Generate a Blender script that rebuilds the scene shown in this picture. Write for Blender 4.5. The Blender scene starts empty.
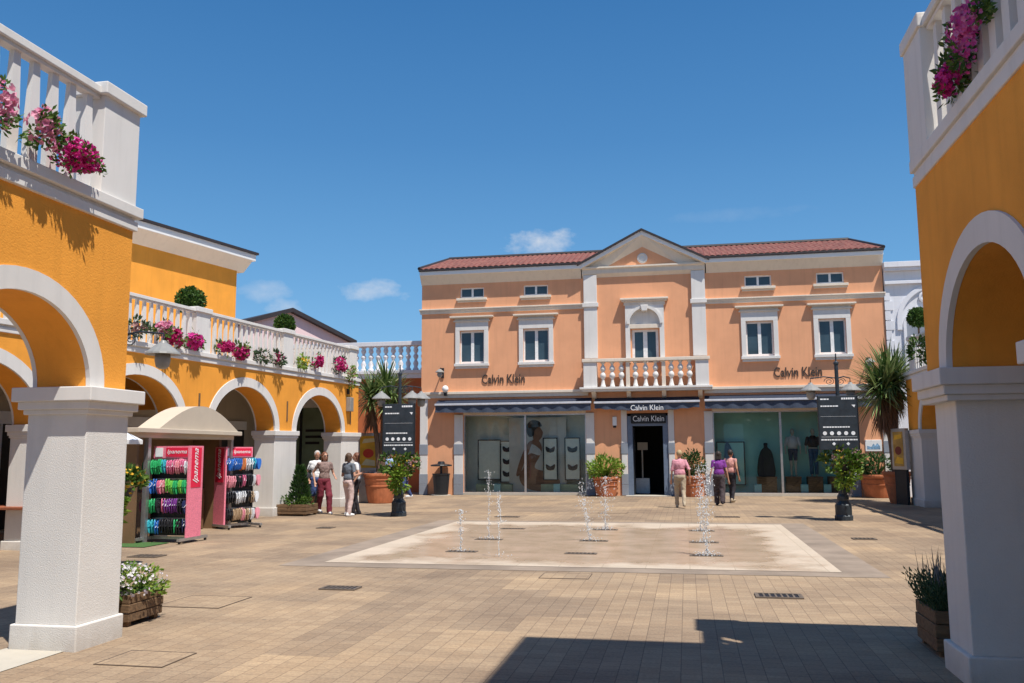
import bpy, bmesh, math, random
from mathutils import Vector, Matrix
R = math.radians
rng = random.Random(7)
scn = bpy.context.scene
col = scn.collection

# ------------------------------------------------------------------ materials
def nodes(name):
    m = bpy.data.materials.new(name); m.use_nodes = True
    nt = m.node_tree; b = nt.nodes['Principled BSDF']
    return m, nt, b
def N(nt, t, **k):
    n = nt.nodes.new(t)
    for a, v in k.items(): setattr(n, a, v)
    return n
def L(nt, a, b): nt.links.new(a, b)
def ramp(nt, fac, stops):
    r = N(nt, 'ShaderNodeValToRGB'); e = r.color_ramp.elements
    e[0].position, e[0].color = stops[0][0], (*stops[0][1], 1)
    e[1].position, e[1].color = stops[-1][0], (*stops[-1][1], 1)
    for p, c in stops[1:-1]:
        x = e.new(p); x.color = (*c, 1)
    L(nt, fac, r.inputs[0]); return r.outputs[0]
def math_(nt, op, a, b=None, c=None, clamp=False):
    n = N(nt, 'ShaderNodeMath', operation=op, use_clamp=clamp)
    for i, v in enumerate((a, b, c)):
        if v is None: continue
        if isinstance(v, (int, float)): n.inputs[i].default_value = v
        else: L(nt, v, n.inputs[i])
    return n.outputs[0]
def mixc(nt, fac, a, b, blend='MIX'):
    n = N(nt, 'ShaderNodeMix', data_type='RGBA', blend_type=blend)
    if isinstance(fac, (int, float)): n.inputs[0].default_value = fac
    else: L(nt, fac, n.inputs[0])
    for i, v in ((6, a), (7, b)):
        if isinstance(v, tuple): n.inputs[i].default_value = (*v, 1)
        else: L(nt, v, n.inputs[i])
    return n.outputs[2]
def noise(nt, vec, scale, detail=4, rough=.55):
    n = N(nt, 'ShaderNodeTexNoise'); n.inputs['Scale'].default_value = scale
    n.inputs['Detail'].default_value = detail; n.inputs['Roughness'].default_value = rough
    if vec is not None: L(nt, vec, n.inputs['Vector'])
    return n.outputs[0]
def pos(nt): return N(nt, 'ShaderNodeNewGeometry').outputs['Position']
def scaled(nt, vec, s):
    m = N(nt, 'ShaderNodeMapping'); m.inputs['Scale'].default_value = s; L(nt, vec, m.inputs[0]); return m.outputs[0]
def bump(nt, b, h, strength, dist=.01):
    n = N(nt, 'ShaderNodeBump'); n.inputs['Strength'].default_value = strength; n.inputs['Distance'].default_value = dist
    L(nt, h, n.inputs['Height']); L(nt, n.outputs[0], b.inputs['Normal'])
def stucco(name, c, var=.12, grain=90, bs=.35, bd=.006, dirt=None, rough=.9):
    m, nt, b = nodes(name); p = pos(nt)
    f = noise(nt, p, 1.3, 6)
    lo = tuple(x*(1-var) for x in c); hi = tuple(min(.95, x*(1+var*.7)) for x in c)
    cc = ramp(nt, f, [(.3, lo), (.7, hi)])
    st = noise(nt, scaled(nt, p, (3.5, 3.5, .25)), 2.2, 5)              # rain streaks
    cc = mixc(nt, ramp(nt, st, [(.5, (0, 0, 0)), (.78, (.34, .34, .34))]), cc, tuple(x*.72 for x in c))
    if dirt:                                                          # splash dirt just above the paving
        z = N(nt, 'ShaderNodeSeparateXYZ'); L(nt, p, z.inputs[0])
        d = math_(nt, 'MULTIPLY', math_(nt, 'SUBTRACT', dirt, z.outputs[2], clamp=True), noise(nt, p, 7, 5))
        cc = mixc(nt, math_(nt, 'MULTIPLY', d, 2.6, clamp=True), cc, (.33, .27, .2))
    L(nt, cc, b.inputs['Base Color']); b.inputs['Roughness'].default_value = rough
    b.inputs['Specular IOR Level'].default_value = .25
    bump(nt, b, noise(nt, p, grain, 3), bs, bd)
    return m
def plain(name, c, rough=.6, metal=0., var=.1, scale=8., spec=.4, bs=0.):
    m, nt, b = nodes(name); p = N(nt, 'ShaderNodeTexCoord').outputs['Object']
    f = noise(nt, p, scale, 4)
    L(nt, ramp(nt, f, [(.3, tuple(x*(1-var) for x in c)), (.7, tuple(min(1, x*(1+var)) for x in c))]), b.inputs['Base Color'])
    b.inputs['Roughness'].default_value = rough; b.inputs['Metallic'].default_value = metal
    b.inputs['Specular IOR Level'].default_value = spec
    if bs: bump(nt, b, noise(nt, p, scale*5, 3), bs, .01)
    return m
def foliage(name, cols, rough=.5, trans=.25):
    m, nt, b = nodes(name)
    g = N(nt, 'ShaderNodeNewGeometry')
    c = ramp(nt, g.outputs['Random Per Island'], [(i/max(1, len(cols)-1), k) for i, k in enumerate(cols)])
    L(nt, c, b.inputs['Base Color']); b.inputs['Roughness'].default_value = rough
    b.inputs['Specular IOR Level'].default_value = .3
    t = N(nt, 'ShaderNodeBsdfTranslucent'); L(nt, c, t.inputs[0])
    mx = N(nt, 'ShaderNodeMixShader'); mx.inputs[0].default_value = trans
    L(nt, b.outputs[0], mx.inputs[1]); L(nt, t.outputs[0], mx.inputs[2])
    L(nt, mx.outputs[0], nt.nodes['Material Output'].inputs[0])
    return m
def glass(name, tint, refl_ior=1.5):
    m, nt, b = nodes(name); nt.nodes.remove(b)
    t = N(nt, 'ShaderNodeBsdfTransparent'); t.inputs[0].default_value = (*tint, 1)
    g = N(nt, 'ShaderNodeBsdfGlossy'); g.inputs['Roughness'].default_value = .02
    f = N(nt, 'ShaderNodeFresnel'); f.inputs[0].default_value = refl_ior
    mx = N(nt, 'ShaderNodeMixShader'); L(nt, f.outputs[0], mx.inputs[0])
    L(nt, t.outputs[0], mx.inputs[1]); L(nt, g.outputs[0], mx.inputs[2])
    L(nt, mx.outputs[0], nt.nodes['Material Output'].inputs[0]); return m
def wood(name, c, scale=(2, 14, 14)):
    m, nt, b = nodes(name); p = N(nt, 'ShaderNodeTexCoord').outputs['Object']
    f = noise(nt, scaled(nt, p, scale), 3, 6)
    L(nt, ramp(nt, f, [(.3, tuple(x*.55 for x in c)), (.7, tuple(x*1.3 for x in c))]), b.inputs['Base Color'])
    b.inputs['Roughness'].default_value = .85; bump(nt, b, f, .4, .01); return m

ORANGE = (.86, .355, .05); PEACH = (.79, .388, .212)
M = {}
M['orange'] = stucco('orange_stucco', ORANGE, .12, 70, .55, .008)
M['peach'] = stucco('peach_stucco', PEACH, .07, 80, .25, .004)
M['white'] = stucco('white_stucco', (.72, .695, .655), .07, 95, .5, .008, dirt=.28)
M['trim'] = stucco('pale_trim', (.72, .695, .66), .06, 50, .15, .003)
M['warmtrim'] = stucco('cream_trim', (.74, .65, .54), .06, 50, .15, .003)
M['cream'] = stucco('cream_cove', (.74, .66, .55), .04, 50, .1, .003)
M['grey'] = stucco('grey_stone', (.26, .285, .33), .15, 50, .2, .003)
M['lilac'] = stucco('bluish_white_stucco', (.74, .74, .77), .04, 60, .2, .003)
M['pinkw'] = stucco('pale_pink_stucco', (.80, .60, .60), .04, 60, .2, .003)
M['redwall'] = stucco('brick_red_stucco', (.45, .13, .05), .1, 60, .2, .003)
M['beige'] = stucco('beige_wall', (.50, .43, .33), .06, 60, .2, .003)
M['dark'] = plain('dark_metal', (.025, .028, .032), .45, .3)
M['iron'] = plain('painted_iron', (.035, .045, .055), .45, .2, .2)
M['black'] = plain('black_matte', (.012, .012, .014), .5)
M['navy'] = plain('navy_canvas', (.022, .03, .055), .8)
M['valance'] = plain('slate_valance', (.055, .072, .11), .85)
M['bar'] = plain('grey_awning_bar', (.55, .56, .60), .5)
M['wframe'] = plain('white_window_frame', (.82, .82, .80), .45)
M['frameblue'] = plain('slate_door_frame', (.14, .18, .25), .5)
M['paneup'] = plain('dark_window_glass', (.045, .075, .095), .04, 0, .25, 1.2, spec=.5)
M['shopglass'] = glass('shop_glass', (.92, .98, .96))
M['interior'] = plain('shop_interior', (.80, .84, .76), .8, 0, .05)
M['teal'] = plain('teal_backdrop', (.34, .68, .60), .7, 0, .08, 1.5)
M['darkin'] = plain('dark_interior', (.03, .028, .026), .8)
M['letter'] = plain('bronze_letter', (.075, .06, .05), .45, .3)
M['white_letter'] = plain('white_letter', (.85, .87, .88), .5)
M['fascia'] = plain('white_fascia', (.80, .80, .79), .5, 0, .04, 2)
M['ridge'] = plain('dark_roof_edge', (.035, .028, .03), .6)
M['terra'] = plain('terracotta', (.44, .145, .06), .8, 0, .2, 5, bs=.2)
M['soil'] = plain('soil', (.05, .035, .025), .95)
M['oldwood'] = wood('weathered_planks', (.17, .10, .05))
M['crate'] = wood('crate_wood', (.20, .12, .06))
M['canvas'] = plain('beige_canvas', (.55, .47, .37), .85, 0, .04, 3)
M['brownwall'] = plain('brown_panel', (.17, .10, .05), .7, 0, .15, 3)
M['chrome'] = plain('grey_steel', (.5, .5, .5), .35, .8)
M['pinkp'] = plain('pink_print_panel', (.80, .22, .30), .6, 0, .25, 60)
M['redp'] = plain('red_panel', (.72, .015, .06), .5)
M['burg'] = plain('dark_red_curtain', (.42, .015, .03), .8, 0, .4, 5)
M['lantern'] = plain('frosted_lantern', (.27, .265, .25), .4)
M['bark'] = wood('bark', (.16, .10, .065), (9, 9, 3))
M['shag'] = foliage('dead_leaf_skirt', [(.10, .055, .03), (.22, .12, .06), (.30, .17, .11)], .8, .1)
M['leaf'] = foliage('leaf_green', [(.035, .085, .015), (.075, .15, .025), (.14, .22, .04)])
M['leafy'] = foliage('leaf_yellow_green', [(.09, .18, .018), (.17, .28, .03), (.30, .38, .06)])
M['topi'] = foliage('topiary_leaf', [(.02, .055, .010), (.05, .11, .018), (.09, .16, .03)])
M['conif'] = foliage('conifer_leaf', [(.015, .045, .012), (.035, .085, .02), (.06, .12, .03)])
M['palm'] = foliage('yucca_blade', [(.03, .07, .015), (.07, .13, .03), (.20, .27, .09), (.33, .38, .17)], .45, .2)
M['lav'] = foliage('rosemary_leaf', [(.03, .065, .025), (.05, .095, .04), (.09, .14, .07)])
M['lavf'] = foliage('lavender_spike', [(.11, .14, .10), (.18, .18, .20)])
M['mag'] = foliage('magenta_petals', [(.55, .012, .19), (.74, .035, .33), (.80, .10, .48)], .6, .3)
M['dmag'] = foliage('dark_magenta_petals', [(.36, .010, .08), (.55, .02, .18), (.66, .07, .30)], .6, .3)
M['pinkf'] = foliage('pink_petals', [(.62, .16, .32), (.75, .32, .45), (.78, .45, .52)], .6, .3)
M['whitef'] = foliage('white_petals', [(.75, .72, .72), (.80, .78, .78), (.62, .52, .64)], .6, .3)
M['yelf'] = foliage('yellow_petals', [(.75, .42, .03), (.78, .55, .08)], .6, .3)
M['pinkm'] = foliage('deep_pink_petals', [(.62, .05, .30), (.74, .14, .42), (.76, .28, .52)], .6, .3)
M['mauve'] = foliage('mauve_petals', [(.35, .18, .16), (.45, .26, .22), (.22, .12, .16)], .6, .3)

# water droplets
m, nt, b = nodes('water_drop'); b.inputs['Base Color'].default_value = (.9, .93, .95, 1)
b.inputs['Roughness'].default_value = .15; b.inputs['Transmission Weight'].default_value = .5; b.inputs['IOR'].default_value = 1.33
M['water'] = m

# paving
def paving():
    m, nt, b = nodes('paving_setts'); p = pos(nt)
    s = N(nt, 'ShaderNodeSeparateXYZ'); L(nt, p, s.inputs[0])
    def brick(w, h, mort, off, c1, c2, cm, dx=0.):
        cx = N(nt, 'ShaderNodeCombineXYZ'); L(nt, math_(nt, 'ADD', s.outputs[1], 50.07), cx.inputs[0]); L(nt, math_(nt, 'ADD', s.outputs[0], 50+dx), cx.inputs[1])
        k = N(nt, 'ShaderNodeTexBrick', offset=off); L(nt, cx.outputs[0], k.inputs[0])
        k.inputs['Color1'].default_value = (*c1, 1); k.inputs['Color2'].default_value = (*c2, 1); k.inputs['Mortar'].default_value = (*cm, 1)
        k.inputs['Scale'].default_value = 1; k.inputs['Mortar Size'].default_value = mort; k.inputs['Mortar Smooth'].default_value = .3
        k.inputs['Bias'].default_value = -.1; k.inputs['Brick Width'].default_value = w; k.inputs['Row Height'].default_value = h
        return k
    k = brick(.158, .155, .0042, .5, (.322, .242, .168), (.28, .206, .142), (.185, .136, .098))
    patch = brick(1.24, .62, 0, .37, (1.18, 1.15, 1.08), (.83, .82, .82), (1, 1, 1))
    patch2 = brick(2.52, 2.48, 0, .5, (1.08, 1.07, 1.05), (.92, .915, .91), (1, 1, 1), .31)
    c = mixc(nt, .85, k.outputs[0], patch.outputs[0], 'MULTIPLY')
    c = mixc(nt, .8, c, patch2.outputs[0], 'MULTIPLY')
    big = noise(nt, p, .35, 6, .6)
    c = mixc(nt, .8, c, ramp(nt, big, [(.3, (.70, .68, .70)), (.5, (1, 1, 1)), (.68, (1.22, 1.18, 1.10))]), 'MULTIPLY')
    gr = noise(nt, p, 38, 3, .7)
    c = mixc(nt, .75, c, ramp(nt, gr, [(.3, (.74, .74, .75)), (.7, (1.24, 1.24, 1.22))]), 'MULTIPLY')
    st = noise(nt, p, 1.9, 6, .7)
    c = mixc(nt, ramp(nt, st, [(.62, (0, 0, 0)), (.75, (.35, .35, .35))]), c, (.25, .17, .11))
    vo = N(nt, 'ShaderNodeTexVoronoi'); vo.inputs['Scale'].default_value = 1.7; L(nt, p, vo.inputs['Vector'])
    sp = N(nt, 'ShaderNodeSeparateColor'); L(nt, vo.outputs['Color'], sp.inputs[0])
    gum = math_(nt, 'MULTIPLY', math_(nt, 'LESS_THAN', vo.outputs['Distance'], math_(nt, 'MULTIPLY', sp.outputs[0], .045)), .55)
    c = mixc(nt, gum, c, (.10, .08, .065))
    sw_ = noise(nt, scaled(nt, p, (.5, 1.6, 1)), 1.1, 7, .65)
    c = mixc(nt, .7, c, ramp(nt, sw_, [(.36, (.80, .79, .80)), (.52, (1, 1, 1)), (.66, (1.1, 1.08, 1.05))]), 'MULTIPLY')
    L(nt, c, b.inputs['Base Color']); b.inputs['Roughness'].default_value = .85; b.inputs['Specular IOR Level'].default_value = .3
    h = math_(nt, 'ADD', math_(nt, 'MULTIPLY', k.outputs['Fac'], -1.), math_(nt, 'MULTIPLY', gr, .5))
    bump(nt, b, h, .35, .008)
    return m
M['paving'] = paving()
def basin():
    m, nt, b = nodes('fountain_slab'); p = pos(nt)
    s = N(nt, 'ShaderNodeSeparateXYZ'); L(nt, p, s.inputs[0])
    k = N(nt, 'ShaderNodeTexBrick', offset=0.); L(nt, p, k.inputs[0])
    k.inputs['Color1'].default_value = (.55, .45, .345, 1); k.inputs['Color2'].default_value = (.50, .41, .31, 1); k.inputs['Mortar'].default_value = (.40, .32, .23, 1)
    k.inputs['Scale'].default_value = 1; k.inputs['Mortar Size'].default_value = .007; k.inputs['Brick Width'].default_value = .62; k.inputs['Row Height'].default_value = .62
    # wet film around the three rows of jets
    wob = noise(nt, p, .9, 5, .6)
    def tri(o, c, w):
        return math_(nt, 'SUBTRACT', 1., math_(nt, 'DIVIDE', math_(nt, 'ABSOLUTE', math_(nt, 'SUBTRACT', o, c)), w), clamp=True)
    box_ = math_(nt, 'MINIMUM', math_(nt, 'MULTIPLY', tri(s.outputs[0], -1.72, 3.75), 6), math_(nt, 'MULTIPLY', tri(s.outputs[1], 16.5, 3.95), 5))
    w = math_(nt, 'SUBTRACT', math_(nt, 'ADD', box_, math_(nt, 'MULTIPLY', wob, 4.2)), 2.3)
    wet = ramp(nt, w, [(.1, (0, 0, 0)), (.95, (1, 1, 1))])
    sub = noise(nt, p, 1.6, 5, .6)
    wetc = ramp(nt, sub, [(.3, (.32, .225, .135)), (.5, (.42, .30, .195)), (.7, (.52, .37, .26))])
    c = mixc(nt, math_(nt, 'MULTIPLY', wet, .8), k.outputs[0], wetc)
    c = mixc(nt, .6, c, ramp(nt, noise(nt, p, 30, 3, .7), [(.3, (.85, .85, .85)), (.7, (1.1, 1.1, 1.1))]), 'MULTIPLY')
    L(nt, c, b.inputs['Base Color'])
    L(nt, ramp(nt, wet, [(0, (.7, .7, .7)), (1, (.26, .26, .26))]), b.inputs['Roughness'])
    return m
M['basin'] = basin()
M['kerb'] = stucco('grey_border_setts', (.285, .225, .175), .25, 30, .3, .004)
M['galfloor'] = stucco('pale_arcade_floor', (.48, .44, .37), .1, 30, .2, .003)

def rooftile():
    m, nt, b = nodes('clay_roof_tiles'); p = pos(nt)
    k = N(nt, 'ShaderNodeTexBrick', offset=0.); L(nt, p, k.inputs[0])
    k.inputs['Color1'].default_value = (.235, .09, .066, 1); k.inputs['Color2'].default_value = (.18, .07, .054, 1); k.inputs['Mortar'].default_value = (.16, .04, .03, 1)
    k.inputs['Scale'].default_value = 1; k.inputs['Mortar Size'].default_value = .02; k.inputs['Brick Width'].default_value = .22; k.inputs['Row Height'].default_value = .34
    L(nt, mixc(nt, .7, k.outputs[0], ramp(nt, noise(nt, p, 3, 5), [(.3, (.75, .75, .75)), (.7, (1.25, 1.2, 1.2))]), 'MULTIPLY'), b.inputs['Base Color'])
    b.inputs['Roughness'].default_value = .85; return m
M['tile'] = rooftile()

# ------------------------------------------------------------------ mesh builder
class MB:
    def __init__(s, xf=None): s.v, s.f, s.xf = [], [], xf
    def add(s, vs, fs):
        o = len(s.v); s.v += [tuple(v) for v in vs]; s.f += [tuple(i+o for i in f) for f in fs]; return s
    def box(s, x0, x1, y0, y1, z0, z1):
        return s.add([(x0,y0,z0),(x1,y0,z0),(x1,y1,z0),(x0,y1,z0),(x0,y0,z1),(x1,y0,z1),(x1,y1,z1),(x0,y1,z1)],
                     [(0,3,2,1),(4,5,6,7),(0,1,5,4),(1,2,6,5),(2,3,7,6),(3,0,4,7)])
    def cbox(s, x, y, wx, wy, z0, z1): return s.box(x-wx/2, x+wx/2, y-wy/2, y+wy/2, z0, z1)
    def prism(s, poly, axis, a, b):
        n = len(poly)
        mk = {'x': lambda p, t: (t, p[0], p[1]), 'y': lambda p, t: (p[0], t, p[1]), 'z': lambda p, t: (p[0], p[1], t)}[axis]
        vs = [mk(p, a) for p in poly]+[mk(p, b) for p in poly]
        return s.add(vs, [tuple(range(n)), tuple(range(2*n-1, n-1, -1))]+[(i, (i+1) % n, n+(i+1) % n, n+i) for i in range(n)])
    def lathe(s, prof, cx=0, cy=0, seg=16, sx=1, sy=1, rot=0.):
        vs, fs = [], []; n = len(prof)
        for r, z in prof:
            for i in range(seg):
                a = 2*math.pi*i/seg+rot; vs.append((cx+r*sx*math.cos(a), cy+r*sy*math.sin(a), z))
        for j in range(n-1):
            for i in range(seg):
                k = (i+1) % seg; fs.append((j*seg+i, j*seg+k, (j+1)*seg+k, (j+1)*seg+i))
        fs.append(tuple(range(seg-1, -1, -1))); fs.append(tuple((n-1)*seg+i for i in range(seg)))
        return s.add(vs, fs)
    def tube(s, pts, r, seg=8):
        pts = [Vector(p) for p in pts]; rs = r if isinstance(r, (list, tuple)) else [r]*len(pts)
        vs, fs = [], []; up = None
        for i, p in enumerate(pts):
            t = (pts[min(i+1, len(pts)-1)]-pts[max(i-1, 0)]).normalized()
            if up is None: up = t.orthogonal().normalized()
            else: up = (up-t*up.dot(t)).normalized()
            w = t.cross(up)
            for k in range(seg):
                a = 2*math.pi*k/seg; vs.append(p+(up*math.cos(a)+w*math.sin(a))*rs[i])
        for j in range(len(pts)-1):
            for i in range(seg):
                k = (i+1) % seg; fs.append((j*seg+i, j*seg+k, (j+1)*seg+k, (j+1)*seg+i))
        fs.append(tuple(range(seg-1, -1, -1))); fs.append(tuple((len(pts)-1)*seg+i for i in range(seg)))
        return s.add(vs, fs)
    def ell(s, c, r, seg=12, rings=8):
        prof = [(math.sin(math.pi*j/rings), -math.cos(math.pi*j/rings)) for j in range(rings+1)]
        t = MB(); t.lathe([(max(a, .02), b) for a, b in prof], 0, 0, seg)
        return s.add([(c[0]+v[0]*r[0], c[1]+v[1]*r[1], c[2]+v[2]*r[2]) for v in t.v], t.f)
    def cap(s, p0, p1, r0, r1, seg=10):        # a tapered limb with round ends
        p0, p1 = Vector(p0), Vector(p1); d = p1-p0; l = d.length or 1e-4; d = d/l
        pts, rs = [], []
        for a in (-80, -50, -20): pts.append(p0+d*r0*math.sin(R(a))); rs.append(r0*math.cos(R(a)))
        for a in (20, 50, 80): pts.append(p1+d*r1*math.sin(R(a))); rs.append(r1*math.cos(R(a)))
        return s.tube(pts, rs, seg)
    def build(s, name, mat, parent=None, bevel=0, smooth=False, fix=True, loc=None, kind=None, label=None):
        vs = [s.xf(v) for v in s.v] if s.xf else s.v
        o0 = Vector(parent['_o']) if parent is not None and '_o' in parent else Vector(loc or (0, 0, 0))
        me = bpy.data.meshes.new(name); me.from_pydata([Vector(v)-o0 for v in vs], [], s.f)
        if fix:
            bm = bmesh.new(); bm.from_mesh(me); bmesh.ops.recalc_face_normals(bm, faces=bm.faces); bm.to_mesh(me); bm.free()
        me.materials.append(M[mat] if isinstance(mat, str) else mat)
        if smooth: me.polygons.foreach_set('use_smooth', [True]*len(me.polygons))
        o = bpy.data.objects.new(name, me); col.objects.link(o)
        if parent is not None: o.parent = parent; o['_o'] = tuple(o0)
        else: o.location = o0; o['_o'] = tuple(o0)
        if bevel:
            bv = o.modifiers.new('bevel', 'BEVEL'); bv.width = bevel; bv.segments = 2; bv.limit_method = 'ANGLE'; bv.angle_limit = R(40)
        if kind: o['kind'] = kind
        if label: o['label'] = label
        return o
def tag(o, label, cat, group=None):
    o['label'] = label; o['category'] = cat
    if group: o['group'] = group
    return o
def thing(name, label, cat, loc=(0, 0, 0), group=None):
    o = bpy.data.objects.new(name, None); col.objects.link(o); o.location = loc; o['_o'] = tuple(loc); o.empty_display_size = .2
    return tag(o, label, cat, group)
def copy_tree(o, parent=None):
    c = o.copy(); col.objects.link(c)
    if parent is not None: c.parent = parent
    for ch in o.children: copy_tree(ch, c)
    return c
def text(s, size_x, size_z, name, mat, parent, x0, y, z0, depth=.03, shear=0., face='-y', bold=0., label=None):
    """lettering: width x height box with its lower left corner at x0, z0 on the plane y, facing -Y (local frame of parent)"""
    cu = bpy.data.curves.new(name, 'FONT'); cu.body = s; cu.extrude = .01; cu.shear = shear; cu.offset = bold; cu.resolution_u = 3
    t = bpy.data.objects.new('tmp', cu); col.objects.link(t)
    bpy.context.view_layer.update()
    me = bpy.data.meshes.new_from_object(t.evaluated_get(bpy.context.evaluated_depsgraph_get()))
    bpy.data.objects.remove(t)
    xs = [v.co.x for v in me.vertices]; ys = [v.co.y for v in me.vertices]
    ax, ay = min(xs), min(ys); kx, ky = size_x/(max(xs)-ax), size_z/(max(ys)-ay)
    mb = MB(); vs = []
    for v in me.vertices:
        u, w, d = (v.co.x-ax)*kx, (v.co.y-ay)*ky, (-depth if v.co.z > 0 else 0.)
        vs.append((x0+u, y+d, z0+w) if face == '-y' else face(u, w, -d))
    mb.add(vs, [tuple(p.vertices) for p in me.polygons])
    return mb.build(name, mat, parent, label=label)

# ------------------------------------------------------------------ foliage helpers
def leaf(mb, p, d, n, l, w):
    d = d.normalized(); s = d.cross(n)
    if s.length < 1e-4: s = d.orthogonal()
    s = s.normalized()*w*.5; m = p+d*l*.5+n*l*.06
    mb.add([p, m+s, p+d*l, m-s], [(0, 1, 2, 3)])
def rvec(r):
    while True:
        v = Vector((r.uniform(-1, 1), r.uniform(-1, 1), r.uniform(-1, 1)))
        if .05 < v.length < 1: return v
def cloud(mb, c, rad, n, size, r, clumps=14, spread=.38, shell=.55, wid=.5):
    c = Vector(c); ks = []
    for _ in range(clumps):
        d = rvec(r).normalized(); k = shell+(1-shell)*r.random()**.5
        ks.append(d*k)
    for _ in range(n):
        q = r.choice(ks)+rvec(r)*spread
        if q.length > 1.12: q = q.normalized()*r.uniform(.9, 1.12)
        p = c+Vector((q.x*rad[0], q.y*rad[1], q.z*rad[2]))
        d = (q.normalized()*.8+rvec(r)*.9+Vector((0, 0, .25)))
        leaf(mb, p, d, rvec(r).normalized(), size*r.uniform(.6, 1.3), size*wid*r.uniform(.7, 1.2))
    return ks
def petals(mb, c, rad, n, size, r, front=None):
    c = Vector(c)
    for _ in range(n):
        q = rvec(r).normalized()*r.uniform(.82, 1.12)
        if front is not None and q.dot(Vector(front)) < -.35: q = -q
        p = c+Vector((q.x*rad[0], q.y*rad[1], q.z*rad[2]))
        nn = (q.normalized()+rvec(r)*.7).normalized(); u = nn.orthogonal().normalized(); w = nn.cross(u); k = size*r.uniform(.7, 1.25)
        vs = [p-nn*k*.25]
        for i in range(10):
            a = 2*math.pi*i/10; rr = k*.5*(1. if i % 2 == 0 else .78); vs.append(p+u*math.cos(a)*rr+w*math.sin(a)*rr)
        mb.add(vs, [(0, i+1, (i+1) % 10+1) for i in range(10)])
def blade(mb, p, d, l, w, droop, segs=5):
    p = Vector(p); d = d.normalized(); s = d.cross(Vector((0, 0, 1)))
    s = (s if s.length > .05 else Vector((1, 0, 0))).normalized()
    vs, fs = [], []; q = p.copy(); dd = d.copy()
    for i in range(segs+1):
        t = i/segs; k = w*(.55+.9*t if t < .35 else 1.15*(1-t)**.7+.02)*.5
        vs += [q+s*k, q-s*k]
        dd = (dd+Vector((0, 0, -droop/segs))).normalized(); q = q+dd*l/segs
    for i in range(segs): fs.append((2*i, 2*i+1, 2*i+3, 2*i+2))
    mb.add(vs, fs)

# ------------------------------------------------------------------ ground
g = MB(); g.add([(-220, -120, 0), (220, -120, 0), (220, 320, 0), (-220, 320, 0)], [(0, 1, 2, 3)])
g.build('ground', 'paving', kind='structure', fix=False)
g = MB(); g.add([(-5.45, 12.8, .008), (2.02, 12.8, .008), (2.02, 20.7, .008), (-5.45, 20.7, .008)], [(0, 1, 2, 3)])
g.build('fountain_floor', 'basin', kind='structure', fix=False)
g = MB()
for x0, x1, y0, y1 in ((-5.98, -5.45, 12.35, 21.1), (2.02, 2.55, 12.35, 21.1), (-5.45, 2.02, 12.35, 12.8), (-5.45, 2.02, 20.7, 21.1)):
    g.add([(x0, y0, .004), (x1, y0, .004), (x1, y1, .004), (x0, y1, .004)], [(0, 1, 2, 3)])
g.build('fountain_border_paving', 'kerb', kind='structure', fix=False)
g = MB()
g.add([(-5.78, -6, .005), (-5.2, -6, .005), (-5.2, 7.4, .005), (-5.78, 7.4, .005)], [(0, 1, 2, 3)])
g.add([(1.99, -6, .005), (2.6, -6, .005), (2.6, 7.3, .005), (1.99, 7.3, .005)], [(0, 1, 2, 3)])
g.build('arcade_threshold_paving', 'galfloor', kind='structure', fix=False)

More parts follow.
